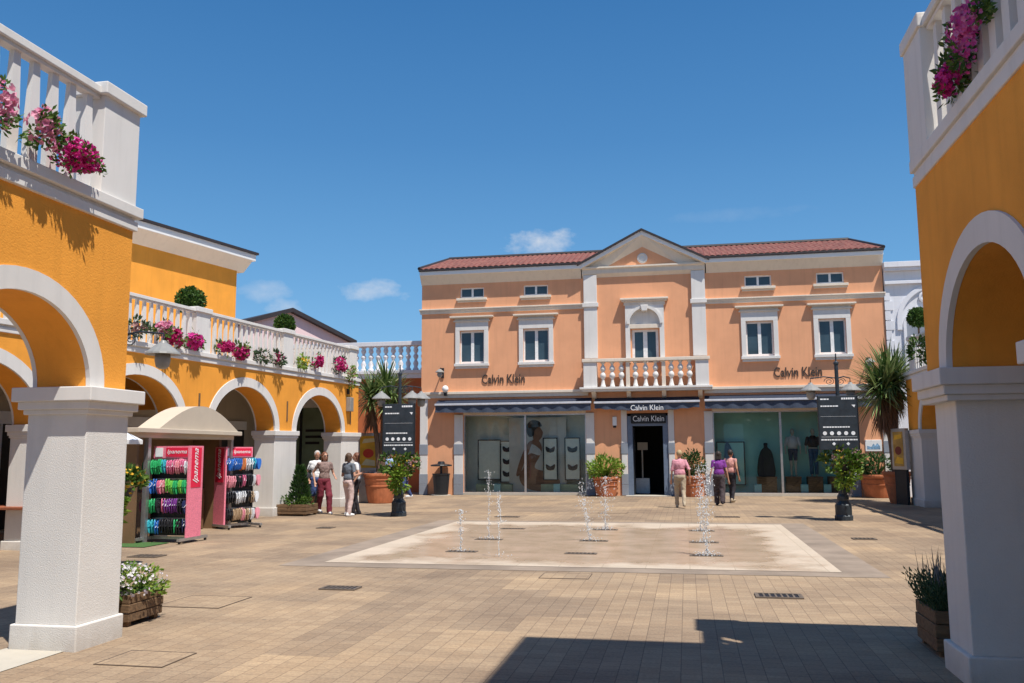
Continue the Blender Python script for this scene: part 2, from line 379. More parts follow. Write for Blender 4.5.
# ------------------------------------------------------------------ arcades
def frame(ox, oy, ang, side, rise=0., s0=0.):
    """(s along the arcade, t out towards the square, z) -> world"""
    dx, dy = math.sin(ang), math.cos(ang)
    def xf(v):
        t, s, z = v
        return (ox+s*dx+t*side*dy, oy+s*dy-t*side*dx, z+rise*(s-s0))
    return xf
CAPZ = 2.235
def arcade(root, xf, s0, s1, centres, hin, rin, hout, rout, th, depth, pil, cap, plinth, piers, wall='orange', sp=.215, back=True, endrail=True, piers_end=True, bal_from=None, ov=.065):
    NS = 26
    def arc(c, hw, rise, n=NS): return [(c-hw*math.cos(math.pi*i/n), CAPZ+rise*math.sin(math.pi*i/n)) for i in range(n+1)]
    # wall with arched openings: polygon in (s, z), extruded through its thickness
    poly = [(s0, CAPZ)]
    for c in centres: poly += arc(c, hin, rin)
    poly += [(s1, CAPZ), (s1, 3.772), (s0, 3.772)]
    MB(xf).prism(poly, 'x', 0, -th).build('wall', wall, root)
    for c in centres:
        o = arc(c, hout, rout); i = arc(c, hin-.003, rin-.003)
        for f0, f1 in ((.022, -.02), (-th-.022, -th+.02)):
            m_ = MB(xf); n = len(o)
            vs = [(f0, *p) for p in o]+[(f0, *p) for p in i]+[(f1, *p) for p in o]+[(f1, *p) for p in i]
            fs = []
            for k in range(n-1):
                fs += [(k, k+1, n+k+1, n+k), (2*n+k, 3*n+k, 3*n+k+1, 2*n+k+1), (k, 2*n+k, 2*n+k+1, k+1), (n+k, n+k+1, 3*n+k+1, 3*n+k)]
            fs += [(0, n, 3*n, 2*n), (n-1, 3*n-1, 4*n-1, 2*n-1)]
            m_.add(vs, fs).build('archivolt', 'trim', root)
            if not back: break
    edges = [s0]+[e for c in centres for e in (c-hin, c+hin)]+[s1]
    for a, b in zip(edges[::2], edges[1::2]):
        w = b-a; sc = (a+b)/2; tc = -th/2
        p = MB(xf)
        p.box(tc-th/2-plinth, tc+th/2+plinth, a-plinth, b+plinth, -.12, .21)
        po = p.build('pillar_base', 'white', root, bevel=.012)
        p = MB(xf); p.box(tc-th/2-pil, tc+th/2+pil, a-pil, b+pil, .208, 2.03); p.build('pillar', 'white', root, bevel=.008)
        p = MB(xf)
        p.box(tc-th/2-cap*.45, tc+th/2+cap*.45, a-cap*.45, b+cap*.45, 2.0, 2.045)
        p.box(tc-th/2-cap*.7, tc+th/2+cap*.7, a-cap*.7, b+cap*.7, 2.043, 2.115)
        p.box(tc-th/2-cap, tc+th/2+cap, a-cap, b+cap, 2.112, 2.237)
        p.build('pillar_capital', 'trim', root, bevel=.008)
    d = depth
    c = MB(xf)
    c.box(-d-.05, .5*ov, s0, s1+.5*ov, 3.77, 3.862); c.box(-d-.02, .15*ov, s0, s1+.15*ov, 3.86, 3.90); c.box(-d-.10, ov, s0, s1+ov, 3.898, 4.0)
    c.build('cornice', 'trim', root, bevel=.008)
    # balustrade
    bt = .02
    runs = []
    pw = .52
    ps = sorted(piers)
    for sc in ps:
        p = MB(xf); p.box(-.50, .02, sc-pw/2, sc+pw/2, 3.998, 4.90) if False else p.box(-.30, .02, sc-pw/2, sc+pw/2, 3.998, 4.925)
        p.build('parapet_pier', 'trim', root, bevel=.006)
        p = MB(xf); p.box(-.36, .02+.7*ov, sc-pw/2-.7*ov, sc+pw/2+.7*ov, 4.923, 5.04); p.build('pier_coping', 'trim', root, bevel=.01)
    lo = bal_from if bal_from is not None else s0
    for a, b in zip([lo-pw/2]+ps, ps+[None]):
        if b is None: break
        x0, x1 = a+pw/2, b-pw/2
        if x1-x0 < .15: continue
        p = MB(xf); p.box(-.16, .0, x0, x1, 4.925, 4.995); p.box(-.13, -.03, x0, x1, 4.89, 4.925); p.build('handrail', 'trim', root, bevel=.006)
        n = int((x1-x0)/sp)
        for i in range(n):
            s = x1-(i+.5)*(x1-x0)/n
            p = MB(xf); a0, a1, b0, b1 = .028, .022, .058, .036
            p.add([(-.08-a0, s-b0, 3.999), (-.08+a0, s-b0, 3.999), (-.08+a0, s+b0, 3.999), (-.08-a0, s+b0, 3.999),
                   (-.08-a0, s-b0, 4.35), (-.08+a0, s-b0, 4.35), (-.08+a0, s+b0, 4.35), (-.08-a0, s+b0, 4.35),
                   (-.08-a1, s-b1, 4.892), (-.08+a1, s-b1, 4.892), (-.08+a1, s+b1, 4.892), (-.08-a1, s+b1, 4.892)],
                  [(3, 2, 1, 0), (0, 1, 5, 4), (1, 2, 6, 5), (2, 3, 7, 6), (3, 0, 4, 7), (4, 5, 9, 8), (5, 6, 10, 9), (6, 7, 11, 10), (7, 4, 8, 11), (8, 9, 10, 11)])
            p.build('baluster', 'trim', root)
    if endrail:
        e = ps[-1]+pw/2
        p = MB(xf); p.box(-d+.0, -.30, e-.16, e-.02, 4.925, 4.995); p.build('handrail', 'trim', root, bevel=.006)
        n = max(1, int((d-.3)/sp))
        for i in range(n):
            t = -.3-(i+.5)*(d-.3)/n
            p = MB(xf); w0 = .06; p.box(t-w0, t+w0, e-.09-w0, e-.09+w0, 3.999, 4.927); p.build('baluster', 'trim', root)
    return edges

# near left arcade: a free-standing row of arches
OX = -5.15
nl = thing('arcade_building', 'orange arcade of low round arches at the left edge, magenta petunias on its white parapet', 'arcade', (OX, 7, 0))
xf = frame(OX, 0, 0, 1)
arcade(nl, xf, -5.3, 7.34, [-3.9, -1.6, .7, 3.0, 5.99][1:], .83, .72, 1.02, .90, .53, .55, .03, .13, .06, [7.08, 4.35, 1.6], bal_from=-1, endrail=False)

# near right arcade: same module, with a terrace and an upper storey further back
OR = 1.90
nr = thing('arcade_building', 'orange arcade at the right edge in shade, broad white arch on a thick white pillar', 'arcade', (OR, 7, 0))
xr = frame(OR, 0, 0, -1)
arcade(nr, xr, -5.3, 7.45, [-1.6, .7, 3.0, 6.0], .85, .72, 1.03, .91, .56, 7.0, -.03, .10, .01, [7.23, 4.35, 1.6], bal_from=3.2, endrail=True, ov=.03)
MB(xr).box(-6.0, -.9, -5.2, 5.0, 4.0, 8.2).build('upper_wall', 'orange', nr)
MB(xr).box(-6.5, .3, -5.6, 5.3, 8.25, 8.5).build('roof', 'ridge', nr)
MB(xr).box(-6.9, -2.6, -5.2, 6.6, 0, 3.77).build('rear_wall', 'beige', nr)

# second arcade on the left
A2 = math.atan(.054)
x2 = frame(-10.8-.054*21.5, 0, A2, 1, .0087, 20.)
l2 = thing('arcade_building', 'long orange arcade on the left with three tall arches and a white flower-hung balustrade', 'arcade', (-10.6, 27, 0))
C2 = [8.08, 12.18, 16.28, 20.38, 24.48]
arcade(l2, x2, 5.0, 27.2, C2, 1.47, 1.09, 1.70, 1.32, .56, 3.4, .02, .085, .055, [26.75, 22.45, 18.42, 14.2, 9.9], bal_from=9., endrail=True, sp=.23)
MB(x2).box(-3.7, -3.4, 5, 27.2, -.1, 3.77).build('rear_wall', 'beige', l2)
ew = MB(x2).box(-3.4, -.60, 26.62, 27.15, 3.32, 3.77).build('end_wall', 'orange', l2)
MB(x2).box(-3.4, -.60, 26.55, 27.1, 3.06, 3.32).build('end_shop_sign', 'fascia', l2)
M['greenglass'] = plain('dark_green_glass', (.19, .26, .18), .12, 0, .2, 1.5)
eg = MB(x2).box(-3.4, -.60, 26.68, 26.74, .0, 3.06).build('end_shop_window', 'greenglass', l2)
m_ = MB(x2).box(-1.78, -1.72, 26.62, 26.68, 0, 3.06).build('mullion', 'dark', eg)
for i, (a_, b_) in enumerate(((-2.5, -1.9), (-1.6, -.95), (-2.55, -1.85), (-1.6, -.8), (-2.5, -2.1), (-1.6, -1.1))): MB(x2).box(a_, b_, 26.672, 26.68, 2.28-.2*(i//2), 2.36-.2*(i//2)).build('lettering', 'black', eg)
p = MB(x2)
for c in (18.42,): p.box(-3.4, -.64, c-.2, c+.2, 2.7, 3.77); p.box(-3.4, -2.7, c-.2, c+.2, -.1, 2.7)
p.build('cross_wall', 'orange', l2)
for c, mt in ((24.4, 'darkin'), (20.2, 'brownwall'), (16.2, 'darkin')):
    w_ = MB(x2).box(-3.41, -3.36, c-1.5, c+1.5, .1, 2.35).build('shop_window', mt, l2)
    MB(x2).box(-3.36, -3.30, c-.03, c+.03, .1, 2.35).build('mullion', 'bar', w_)
    f_ = MB(x2); f_.box(-3.37, -3.31, c-1.56, c+1.56, 2.35, 2.62); f_.build('shop_sign', 'fascia', w_)
w_ = MB(x2).box(-3.41, -3.34, 9.6, 14.2, .1, 3.0).build('red_curtain_window', 'burg', l2, label='dark red curtained shop window')
MB(x2).box(-3.34, -3.2, 14.2, 15.3, -.1, 2.6).build('wall_pilaster', 'beige', l2)
for s in (22.5, 18.4, 26.6): MB(x2).box(-.02, .012, s-.03, s+.03, 2.5, 3.05).build('wall_slot', 'brownwall', l2)
# upper storey, turned a little away from the square
a13 = R(13); ux = frame(-13.24, 24.0, a13, 1)
up = MB(ux); up.box(-8, 0, -16, 0, 3.9, 7.16); up.build('upper_wall', 'orange', l2)
rf = MB(ux); rf.prism([(-8.4, 7.5), (.36, 7.5), (.36, 7.70), (-8.4, 7.7)], 'y', -16.5, .42); rfo = rf.build('eave_fascia', 'fascia', l2, bevel=.01)
MB(ux).prism([(-8.2, 7.16), (.0, 7.16), (.345, 7.503), (-8.3, 7.503)], 'y', -16.5, .3).build('eave_soffit', 'cream', l2)
MB(ux).prism([(-8.5, 7.70), (.42, 7.70), (.42, 7.77), (-4, 8.6), (-8.5, 7.8)], 'y', -16.6, .48).build('roof', 'ridge', l2)
dr = MB(ux).box(-.02, .05, -6.7, -5.3, 3.95, 5.55).build('terrace_door', 'wframe', l2)
MB(ux).box(.05, .06, -6.6, -5.4, 4.1, 5.45).build('pane', 'paneup', dr)

# second arcade on the right, mostly hidden by the near one
r2 = thing('arcade_building', 'far orange arcade behind the right pillar, thin shaded end with a white parapet pier', 'arcade', (6.8, 29, 0))
xr2 = frame(6.72, 0, 0, -1)
arcade(r2, xr2, 10.0, 28.85, [13.55, 17.65, 21.75, 25.95], 1.47, 1.09, 1.70, 1.32, .56, 3.4, .02, .085, .055, [27.95, 23.7, 19.7], bal_from=17., endrail=True, sp=.23)
MB(xr2).box(-3.7, -3.4, 10, 28.85, -.1, 3.77).build('rear_wall', 'beige', r2)

# ------------------------------------------------------------------ main shop building
YF = 33.5; XL, XR, XC = -10.3, 7.22, -1.45
mb_ = thing('shop_building', 'two storey peach shop building with white pediment, tiled roof and dark awnings', 'building', (XC, YF, 0))
def wall_holes(x0, x1, z0, z1, holes, y0, y1):
    xs = sorted({x0, x1, *[h[0] for h in holes], *[h[1] for h in holes]}); zs = sorted({z0, z1, *[h[2] for h in holes], *[h[3] for h in holes]})
    w = MB()
    def solid(i, j):
        if not (0 <= i < len(xs)-1 and 0 <= j < len(zs)-1): return False
        cx, cz = (xs[i]+xs[i+1])/2, (zs[j]+zs[j+1])/2
        return not any(h[0] < cx < h[1] and h[2] < cz < h[3] for h in holes)
    for i in range(len(xs)-1):
        for j in range(len(zs)-1):
            if not solid(i, j): continue
            a, b, c, d = xs[i], xs[i+1], zs[j], zs[j+1]
            w.add([(a, y0, c), (b, y0, c), (b, y0, d), (a, y0, d)], [(0, 1, 2, 3)])
            w.add([(a, y1, c), (b, y1, c), (b, y1, d), (a, y1, d)], [(3, 2, 1, 0)])
            if not solid(i-1, j): w.add([(a, y0, c), (a, y1, c), (a, y1, d), (a, y0, d)], [(3, 2, 1, 0)])
            if not solid(i+1, j): w.add([(b, y0, c), (b, y1, c), (b, y1, d), (b, y0, d)], [(0, 1, 2, 3)])
            if not solid(i, j-1): w.add([(a, y0, c), (b, y0, c), (b, y1, c), (a, y1, c)], [(3, 2, 1, 0)])
            if not solid(i, j+1): w.add([(a, y0, d), (b, y0, d), (b, y1, d), (a, y1, d)], [(0, 1, 2, 3)])
    return w
SW = [(-8.71, -7.73), (-6.13, -5.15), (2.33, 3.31), (4.91, 5.89)]
BW = [(-8.72, -7.72), (-6.15, -5.13), (2.31, 3.30), (4.90, 5.86)]
LWX, RWX, DRX = (-8.57, -3.74), (.98, 5.78), (-2.18, -.65)
holes = [(a, b, 7.76, 8.2) for a, b in SW]+[(a, b, 5.13, 6.45) for a, b in BW]+[(-1.92, -.92, 5.0, 6.28), (*LWX, .08, 3.12), (*RWX, .08, 3.12), (*DRX, .0, 3.08)]
wall_holes(XL, XR, 0, 8.36, holes, YF, YF+.3).build('front_wall', 'peach', mb_, fix=False)
for q in ((XL, XL+.3, YF+.3, 39), (XR-.3, XR, YF+.3, 39), (XL, XR, 39, 39.3)): MB().box(*q, 0, 8.36).build('side_wall', 'peach', mb_)
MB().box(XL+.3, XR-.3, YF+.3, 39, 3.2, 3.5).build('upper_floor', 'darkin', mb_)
def sub(mbx, name, mat, par, **k): return mbx.build(name, mat, par, **k)
for (a, b) in SW:
    xm = (a+b)/2
    w = MB()
    for q in ((a, a+.05, 7.76, 8.2), (b-.05, b, 7.76, 8.2), (a+.05, b-.05, 8.14, 8.2), (a+.05, b-.05, 7.76, 7.83), (xm-.04, xm+.04, 7.83, 8.14)):
        w.box(q[0], q[1], YF+.09, YF+.16, q[2], q[3])
    wo = w.build('window', 'wframe', mb_, label='small square upper window')
    MB().box(a+.05, b-.05, YF+.115, YF+.135, 7.83, 8.14).build('pane', 'paneup', wo)
    s = MB(); s.box(a-.13, b+.13, YF-.12, YF+.1, 7.66, 7.755); s.box(a-.10, b+.10, YF-.05, YF, 7.59, 7.66); s.build('sill', 'warmtrim', wo, bevel=.008)
for (a, b) in BW:
    xm = (a+b)/2; w = MB()
    for q in ((a, a+.055, 5.13, 6.45), (b-.055, b, 5.13, 6.45), (a+.055, b-.055, 6.37, 6.45), (a+.055, b-.055, 5.13, 5.22), (xm-.06, xm+.06, 5.22, 6.37)):
        w.box(q[0], q[1], YF+.09, YF+.17, q[2], q[3])
    wo = w.build('window', 'wframe', mb_, label='tall window with corniced surround')
    MB().box(a+.055, b-.055, YF+.115, YF+.145, 5.22, 6.37).build('pane', 'paneup', wo)
    s = MB(); s.box(a-.17, a, YF-.07, YF+.02, 5.13, 6.45); s.box(b, b+.17, YF-.07, YF+.02, 5.13, 6.45); s.box(a-.17, b+.17, YF-.07, YF+.02, 6.45, 6.80)
    s.build('surround', 'trim', wo, bevel=.008)
    s = MB(); s.box(a-.24, b+.24, YF-.12, YF+.02, 6.797, 6.85); s.box(a-.2, b+.2, YF-.05, YF+.02, 6.85, 6.93); s.box(a-.33, b+.33, YF-.13, YF+.02, 6.93, 6.96); s.box(a-.38, b+.38, YF-.19, YF+.02, 6.96, 7.02)
    s.build('window_cornice', 'warmtrim', wo, bevel=.008)
    s = MB(); s.box(a-.2, b+.2, YF-.15, YF+.1, 5.02, 5.128); s.box(a-.16, b+.16, YF-.09, YF+.01, 4.93, 5.02); s.build('sill', 'trim', wo, bevel=.008)
# centre window with round head
w = MB(); a, b = -1.92, -.92; xm = (a+b)/2
for q in ((a, a+.1, 5.0, 6.28), (b-.1, b, 5.0, 6.28), (a+.1, b-.1, 6.19, 6.28), (xm-.08, xm+.08, 5.0, 6.19)): w.box(q[0], q[1], YF+.09, YF+.17, q[2], q[3])
wo = w.build('window', 'wframe', mb_, label='central arched balcony window')
MB().box(a+.1, b-.1, YF+.115, YF+.145, 5.0, 6.19).build('pane', 'paneup', wo)
out = [(-2.15, 5.0), (-2.15, 7.2), (-.69, 7.2), (-.69, 5.0), (-.86, 5.0), (-.86, 6.48)]
out += [(xm+.56*math.cos(t*math.pi/20), 6.48+.58*math.sin(t*math.pi/20)) for t in range(1, 20)]+[(-1.98, 6.48), (-1.98, 5.0)]
MB().prism(out, 'y', YF-.17, YF+.02).build('surround', 'trim', wo)
tymp = [(xm+.56*math.cos(t*math.pi/20), 6.48+.58*math.sin(t*math.pi/20)) for t in range(0, 21)]
MB().prism(tymp, 'y', YF-.006, YF+.01).build('lunette', 'trim', wo)
ring = [(xm+.575*math.cos(t*math.pi/20), 6.48+.59*math.sin(t*math.pi/20)) for t in range(0, 21)]+[(xm+.68*math.cos(t*math.pi/20), 6.48+.69*math.sin(t*math.pi/20)) for t in range(20, -1, -1)]
MB().prism(ring, 'y', YF-.22, YF-.165).build('arch_moulding', 'trim', wo)
s = MB(); s.box(-1.975, -.865, YF-.15, YF+.05, 6.30, 6.46); s.build('transom', 'warmtrim', wo, bevel=.01)
s = MB(); s.box(-2.2, -.64, YF-.18, YF+.01, 7.2, 7.34); s.box(-2.28, -.56, YF-.24, YF+.01, 7.34, 7.40); s.box(-2.33, -.51, YF-.28, YF+.01, 7.40, 7.47); s.build('window_cornice', 'warmtrim', wo, bevel=.01)
s = MB(); s.prism([(-1.52, 6.95), (-1.32, 6.95), (-1.27, 7.19), (-1.57, 7.19)], 'y', YF-.28, YF-.05); s.build('keystone', 'trim', wo, bevel=.02)
# string courses, pilasters, stone piers
for x0, x1 in ((XL-.06, -3.75), (.87, XR+.06)):
    s = MB(); s.box(x0, x1, YF-.05, YF+.01, 7.16, 7.25); s.box(x0-.02, x1, YF-.08, YF+.01, 7.25, 7.31); s.box(x0-.03, x1, YF-.11, YF+.01, 7.31, 7.36)
    s.build('string_course', 'warmtrim', mb_, bevel=.008)
for x0, x1 in ((-3.74, -3.23), (.36, .87)):
    s = MB(); s.box(x0, x1, YF-.12, YF+.01, 5.2, 8.45); s.box(x0-.05, x1+.05, YF-.17, YF+.005, 7.20, 7.36); s.build('pilaster', 'trim', mb_, bevel=.008)
for x0, x1 in ((XL+.22, -3.62), (.72, XR-.2)):
    s = MB(); s.box(x0, x1, YF-.10, YF+.01, 3.78, 3.92); s.box(x0-.04, x1, YF-.16, YF+.01, 3.92, 4.02)
    s.build('ledge', 'warmtrim', mb_, bevel=.008)
for x0, x1, top in ((XL-.03, -10.02, 4.02), (-8.93, -8.58, 3.12), (-3.73, -3.42, 3.12), (-2.40, -2.185, 3.2), (-.645, -.43, 3.2), (.68, .975, 3.12), (5.785, 6.07, 3.12), (6.93, XR+.03, 4.02)):
    s = MB(); s.box(x0, x1, YF-.05, YF+.02, 0, top); so = s.build('stone_pier', 'trim', mb_, bevel=.008)
    for za, zb in ((.01, .405), (.415, .81), (1.56, 1.97)): MB().box(x0-.015, x1+.015, YF-.065, YF-.01, za, zb).build('grey_block', 'grey', so, bevel=.008)
for x0, x1 in (LWX, RWX):
    MB().box(x0, x1, YF-.03, YF+.02, 3.12, 3.26).build('lintel', 'warmtrim', mb_, bevel=.006)
    MB().box(x0, x1, YF-.04, YF+.02, .0, .10).build('window_plinth', 'galfloor', mb_, bevel=.006)
# eaves: cove, fascia, dark edge
def eave(x0, x1):
    MB().prism([(YF+.01, 8.34), (YF-.25, 8.70), (YF+.01, 8.70)], 'x', x0, x1).build('eave_cove', 'cream', mb_)
    MB().box(x0, x1, YF-.30, YF+.02, 8.70, 8.86).build('eave_fascia', 'fascia', mb_, bevel=.01)
    MB().box(x0-.03, x1+.03, YF-.36, YF+.0, 8.86, 8.94).build('roof_edge', 'ridge', mb_, bevel=.01)
eave(XL-.02, -3.83); eave(.93, XR+.02)
def tiles(name, e0, e1, r0, r1, nu, nv, amp):
    e0, e1, r0, r1 = map(Vector, (e0, e1, r0, r1)); t = MB(); nrm = (e1-e0).cross(r0-e0).normalized()
    vs = []
    for j in range(nv+1):
        for i in range(nu+1):
            u, v = i/nu, j/nv; x = e0.lerp(e1, u); y = r0.lerp(r1, u); p = x.lerp(y, v)
            vs.append(p+nrm*amp*(abs(math.sin(math.pi*i/8.))**.7))
    t.add(vs, [(j*(nu+1)+i, j*(nu+1)+i+1, (j+1)*(nu+1)+i+1, (j+1)*(nu+1)+i) for j in range(nv) for i in range(nu)])
    return t.build(name, 'tile', mb_, smooth=True, fix=False)
ZE, ZR = 8.93, 9.93
def rx(x, v):                                  # a point of the front slope: x along the eave, v up the slope
    a, b = XL-.05, XR+.05; u = (x-a)/(b-a); e = Vector((x, YF-.35, ZE)); r_ = Vector(((XL+.45)*(1-u)+(XR-.65)*u, 36, ZR)); return e.lerp(r_, v)
tiles('roof', rx(XL-.05, 0), rx(-3.75, 0), rx(XL-.05, 1), rx(-3.75, 1), 240, 3, .042)
tiles('roof', rx(.85, 0), rx(XR+.05, 0), rx(.85, 1), rx(XR+.05, 1), 232, 3, .042)
tiles('roof', rx(-3.75, .26), rx(.85, .26), rx(-3.75, 1), rx(.85, 1), 168, 3, .042)
t = MB(); t.add([(XL-.05, YF-.35, ZE), (XL+.45, 36, ZR), (XL-.05, 39.4, ZE)], [(2, 1, 0)]); t.add([(XR+.05, YF-.35, ZE), (XR-.65, 36, ZR), (XR+.05, 39.4, ZE)], [(0, 1, 2)])
t.add([(XL-.05, 39.4, ZE), (XR+.05, 39.4, ZE), (XR-.65, 36, ZR), (XL+.45, 36, ZR)], [(0, 1, 2, 3)])
t.build('roof_rear', 'tile', mb_, fix=False)
t = MB(); t.tube([(XL+.45, 36, ZR+.03), (XR-.65, 36, ZR+.03)], .09, 8); t.tube([(XL-.03, YF-.33, ZE+.05), (XL+.45, 36, ZR+.03)], .07, 8); t.tube([(XR+.03, YF-.33, ZE+.05), (XR-.65, 36, ZR+.03)], .07, 8)
t.build('ridge_tiles', 'ridge', mb_)
# pediment
PX0, PX1, PZ, PT = -3.83, .93, 8.70, 10.0
y0 = YF-.30
def gable(dz0, dz1, ya, yb, name, mat, ext=0.):
    q = (PT-8.78)/(XC-PX0)
    o = [(PX0-ext, 8.78+dz0-q*ext), (XC, PT+dz0), (PX1+ext, 8.78+dz0-q*ext), (PX1+ext, 8.78+dz1-q*ext), (XC, PT+dz1), (PX0-ext, 8.78+dz1-q*ext)]
    return MB().prism(o, 'y', ya, yb).build(name, mat, mb_)
gable(-.09, .07, y0, 37.5, 'pediment_fascia', 'fascia')
gable(.072, .15, y0-.08, 37.6, 'pediment_roof', 'ridge', .12)
MB().prism([(PX0+.05, 8.70), (XC, 9.90), (PX1-.05, 8.70)], 'y', YF-.02, YF+.2).build('tympanum', 'peach', mb_)
q = (PT-8.78)/(XC-PX0)
cv = MB()                                   # raked cove: from fascia back to the tympanum
for sgn, xa in ((1, PX0), (-1, PX1)):
    A = [(xa+sgn*.02, y0+.02, 8.70), (XC, y0+.02, 9.915), (XC, YF-.02, 9.50), (xa+sgn*.98, YF-.02, 8.76), (xa+sgn*.15, YF-.02, 8.70)]
    cv.add(A, [(0, 1, 2, 3, 4)])
cv.build('pediment_cove', 'cream', mb_, fix=False)
s = MB(); s.prism([(YF+.01, 8.36), (YF-.13, 8.50), (YF-.13, 8.66), (YF-.2, 8.70), (YF-.2, 8.76), (YF+.01, 8.76)], 'x', PX0+.04, PX1-.04); s.build('pediment_cornice', 'cream', mb_)
s = MB(); s.add(*(lambda t: ([(XC+v[0], YF-.02-v[2], 9.04+v[1]) for v in t.v], t.f))(MB().lathe([(.20, 0), (.20, .05), (.15, .07), (.14, .035), (.01, .05)], 0, 0, 24))); s.build('medallion', 'trim', mb_)
# balcony
yb = YF-.48
s = MB(); s.box(-3.84, .96, yb-.04, YF+.01, 3.90, 3.98); s.box(-3.90, 1.02, yb-.1, YF+.01, 3.98, 4.06); s.build('balcony_slab', 'trim', mb_, bevel=.01)
for x0, x1 in ((-3.75, -3.25), (.42, .90)):
    s = MB(); s.box(x0, x1, yb, YF, 4.058, 5.02); s.build('balcony_pier', 'trim', mb_, bevel=.008)
for x in (-2.08, -.75):
    s = MB(); s.cbox(x, yb+.12, .14, .2, 4.058, 5.02); s.build('balcony_post', 'warmtrim', mb_, bevel=.006)
s = MB(); s.box(-3.80, .95, yb-.05, yb+.27, 5.018, 5.14); s.build('balcony_rail', 'warmtrim', mb_, bevel=.012)
prof = [(.10, 4.058), (.10, 4.11), (.085, 4.13), (.07, 4.22), (.05, 4.34), (.048, 4.37), (.085, 4.41), (.11, 4.48), (.11, 4.52), (.085, 4.59), (.05, 4.63), (.052, 4.65), (.085, 4.69), (.105, 4.75), (.10, 4.80), (.07, 4.86), (.045, 4.90), (.05, 4.94), (.09, 4.98), (.09, 5.02)]
for x in (-3.02, -2.67, -2.32, -1.80, -1.42, -1.05, -.47, -.13, .2):
    MB().lathe(prof, x, yb+.12, 12).build('baluster', 'trim', mb_, smooth=True)
for x in (-3.39, -2.07, -.76, .57):
    s = MB(); s.prism([(YF+.01, 3.62), (YF-.2, 3.70), (YF-.42, 3.90), (YF+.01, 3.90)], 'x', x-.08, x+.08); s.build('corbel', 'warmtrim', mb_, bevel=.008)
# awnings (rolled almost shut)
def awning(x0, x1, z, lab, drop=.30, scallop=True):
    yf = YF-.40
    aw = MB().prism([(YF+.005, z+.26), (yf, z+.12), (yf, z+.03), (YF+.005, z+.05)], 'x', x0, x1).build('awning', 'navy', mb_, label=lab)
    MB().box(x0-.02, x1+.02, yf-.07, yf+.0, z+.02, z+.10).build('awning_bar', 'bar', aw, bevel=.012)
    v = MB(); n = int((x1-x0)/.08); pts = []
    for i in range(n+1):
        x = x0+(x1-x0)*i/n; u = i/n; sag = .10*(1-(2*u-1)**2)*(1 if scallop else .3); pts.append((x, z-drop*.72-sag*1.0+.035*abs(math.sin(i*math.pi/ (n/9.))) if scallop else z-drop*.8-sag))
    for i in range(n):
        (xa, za), (xb, zb) = pts[i], pts[i+1]; y_ = yf-.02
        v.add([(xa, y_+.012*math.sin(i*.9), z+.03), (xb, y_+.012*math.sin(i*.9+.9), z+.03), (xb, y_+.02*math.sin(i*.9+.9), zb), (xa, y_+.02*math.sin(i*.9), za)], [(0, 1, 2, 3)])
    v.build('valance', 'valance', aw, fix=False)
    return aw
awning(-9.6, -3.5, 3.44, 'slate awning over the left shop window', .3, False); awning(.72, 6.78, 3.44, 'slate awning over the right shop window', .3, False)
aw = awning(-3.36, .52, 3.42, 'navy awning with white lettering over the door', .24, True)
text('Calvin Klein', 1.2, .20, 'lettering', 'white_letter', aw, -2.0, YF-.45, 3.17, .006)
# signs
text('Calvin Klein', 1.71, .36, 'sign_lettering', 'letter', mb_, -7.81, YF-.004, 4.32, .03, bold=0)
text('Calvin Klein', 1.69, .36, 'sign_lettering', 'letter', mb_, 3.26, YF-.004, 4.34, .03, bold=0)
sb = MB().box(-2.03, -.72, YF-.06, YF+.06, 2.70, 3.05).build('sign_board', 'black', mb_, bevel=.01)
text('Calvin Klein', 1.16, .21, 'lettering', 'white_letter', sb, -1.95, YF-.062, 2.77, .008)
# door and shop windows
d = MB()
for q in ((-2.18, -1.98, 0, 2.98), (-.85, -.65, 0, 2.98), (-1.98, -.85, 2.60, 2.70)): d.box(q[0], q[1], YF+.0, YF+.22, q[2], q[3])
do = d.build('door_frame', 'frameblue', mb_, bevel=.01)
lf = MB(); lf.box(-1.98, -1.94, YF+.25, YF+1.0, .02, 2.55); lf.build('door_leaf', 'dark', do)
for (x0, x1), xm, lab in ((LWX, -6.12, 'left display window'), (RWX, 3.41, 'right display window')):
    w = MB()
    for q in ((x0, x0+.05, .08, 3.12), (x1-.05, x1, .08, 3.12), (xm-.04, xm+.04, .12, 3.06), (x0+.05, x1-.05, 3.06, 3.12), (x0+.05, x1-.05, .08, .12)): w.box(q[0], q[1], YF+.08, YF+.16, q[2], q[3])
    wo = w.build('display_window', 'chrome', mb_, label=lab)
    gl = MB(); gl.add([(x0+.05, YF+.12, .12), (x1-.05, YF+.12, .12), (x1-.05, YF+.12, 3.06), (x0+.05, YF+.12, 3.06)], [(0, 1, 2, 3)]); gl.build('pane', 'shopglass', wo, fix=False)
# rooms behind
r = MB(); r.box(-9.2, -3.3, 34.9, 35.0, 0, 3.2); r.box(-9.3, -9.2, YF+.3, 35.0, 0, 3.2); r.box(-3.3, -3.2, YF+.3, 35.0, 0, 3.2); r.box(-9.2, -3.3, YF+.3, 34.9, .0, .07); r.build('display_backdrop', 'interior', mb_, label='grey green backdrop of the left window')
r = MB(); r.box(.5, 6.2, 34.9, 35.0, 0, 3.2); r.box(.4, .5, YF+.3, 35.0, 0, 3.2); r.box(6.2, 6.3, YF+.3, 35.0, 0, 3.2); r.box(.5, 6.2, YF+.3, 34.9, .0, .07); r.build('display_backdrop', 'teal', mb_, label='teal backdrop of the right window')
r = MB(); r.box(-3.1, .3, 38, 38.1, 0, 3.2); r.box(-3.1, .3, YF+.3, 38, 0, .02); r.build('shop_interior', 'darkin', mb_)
s = MB(); s.box(-2.25, -.58, YF-.55, YF+.3, .003, .02); s.build('doorstep', 'galfloor', mb_)

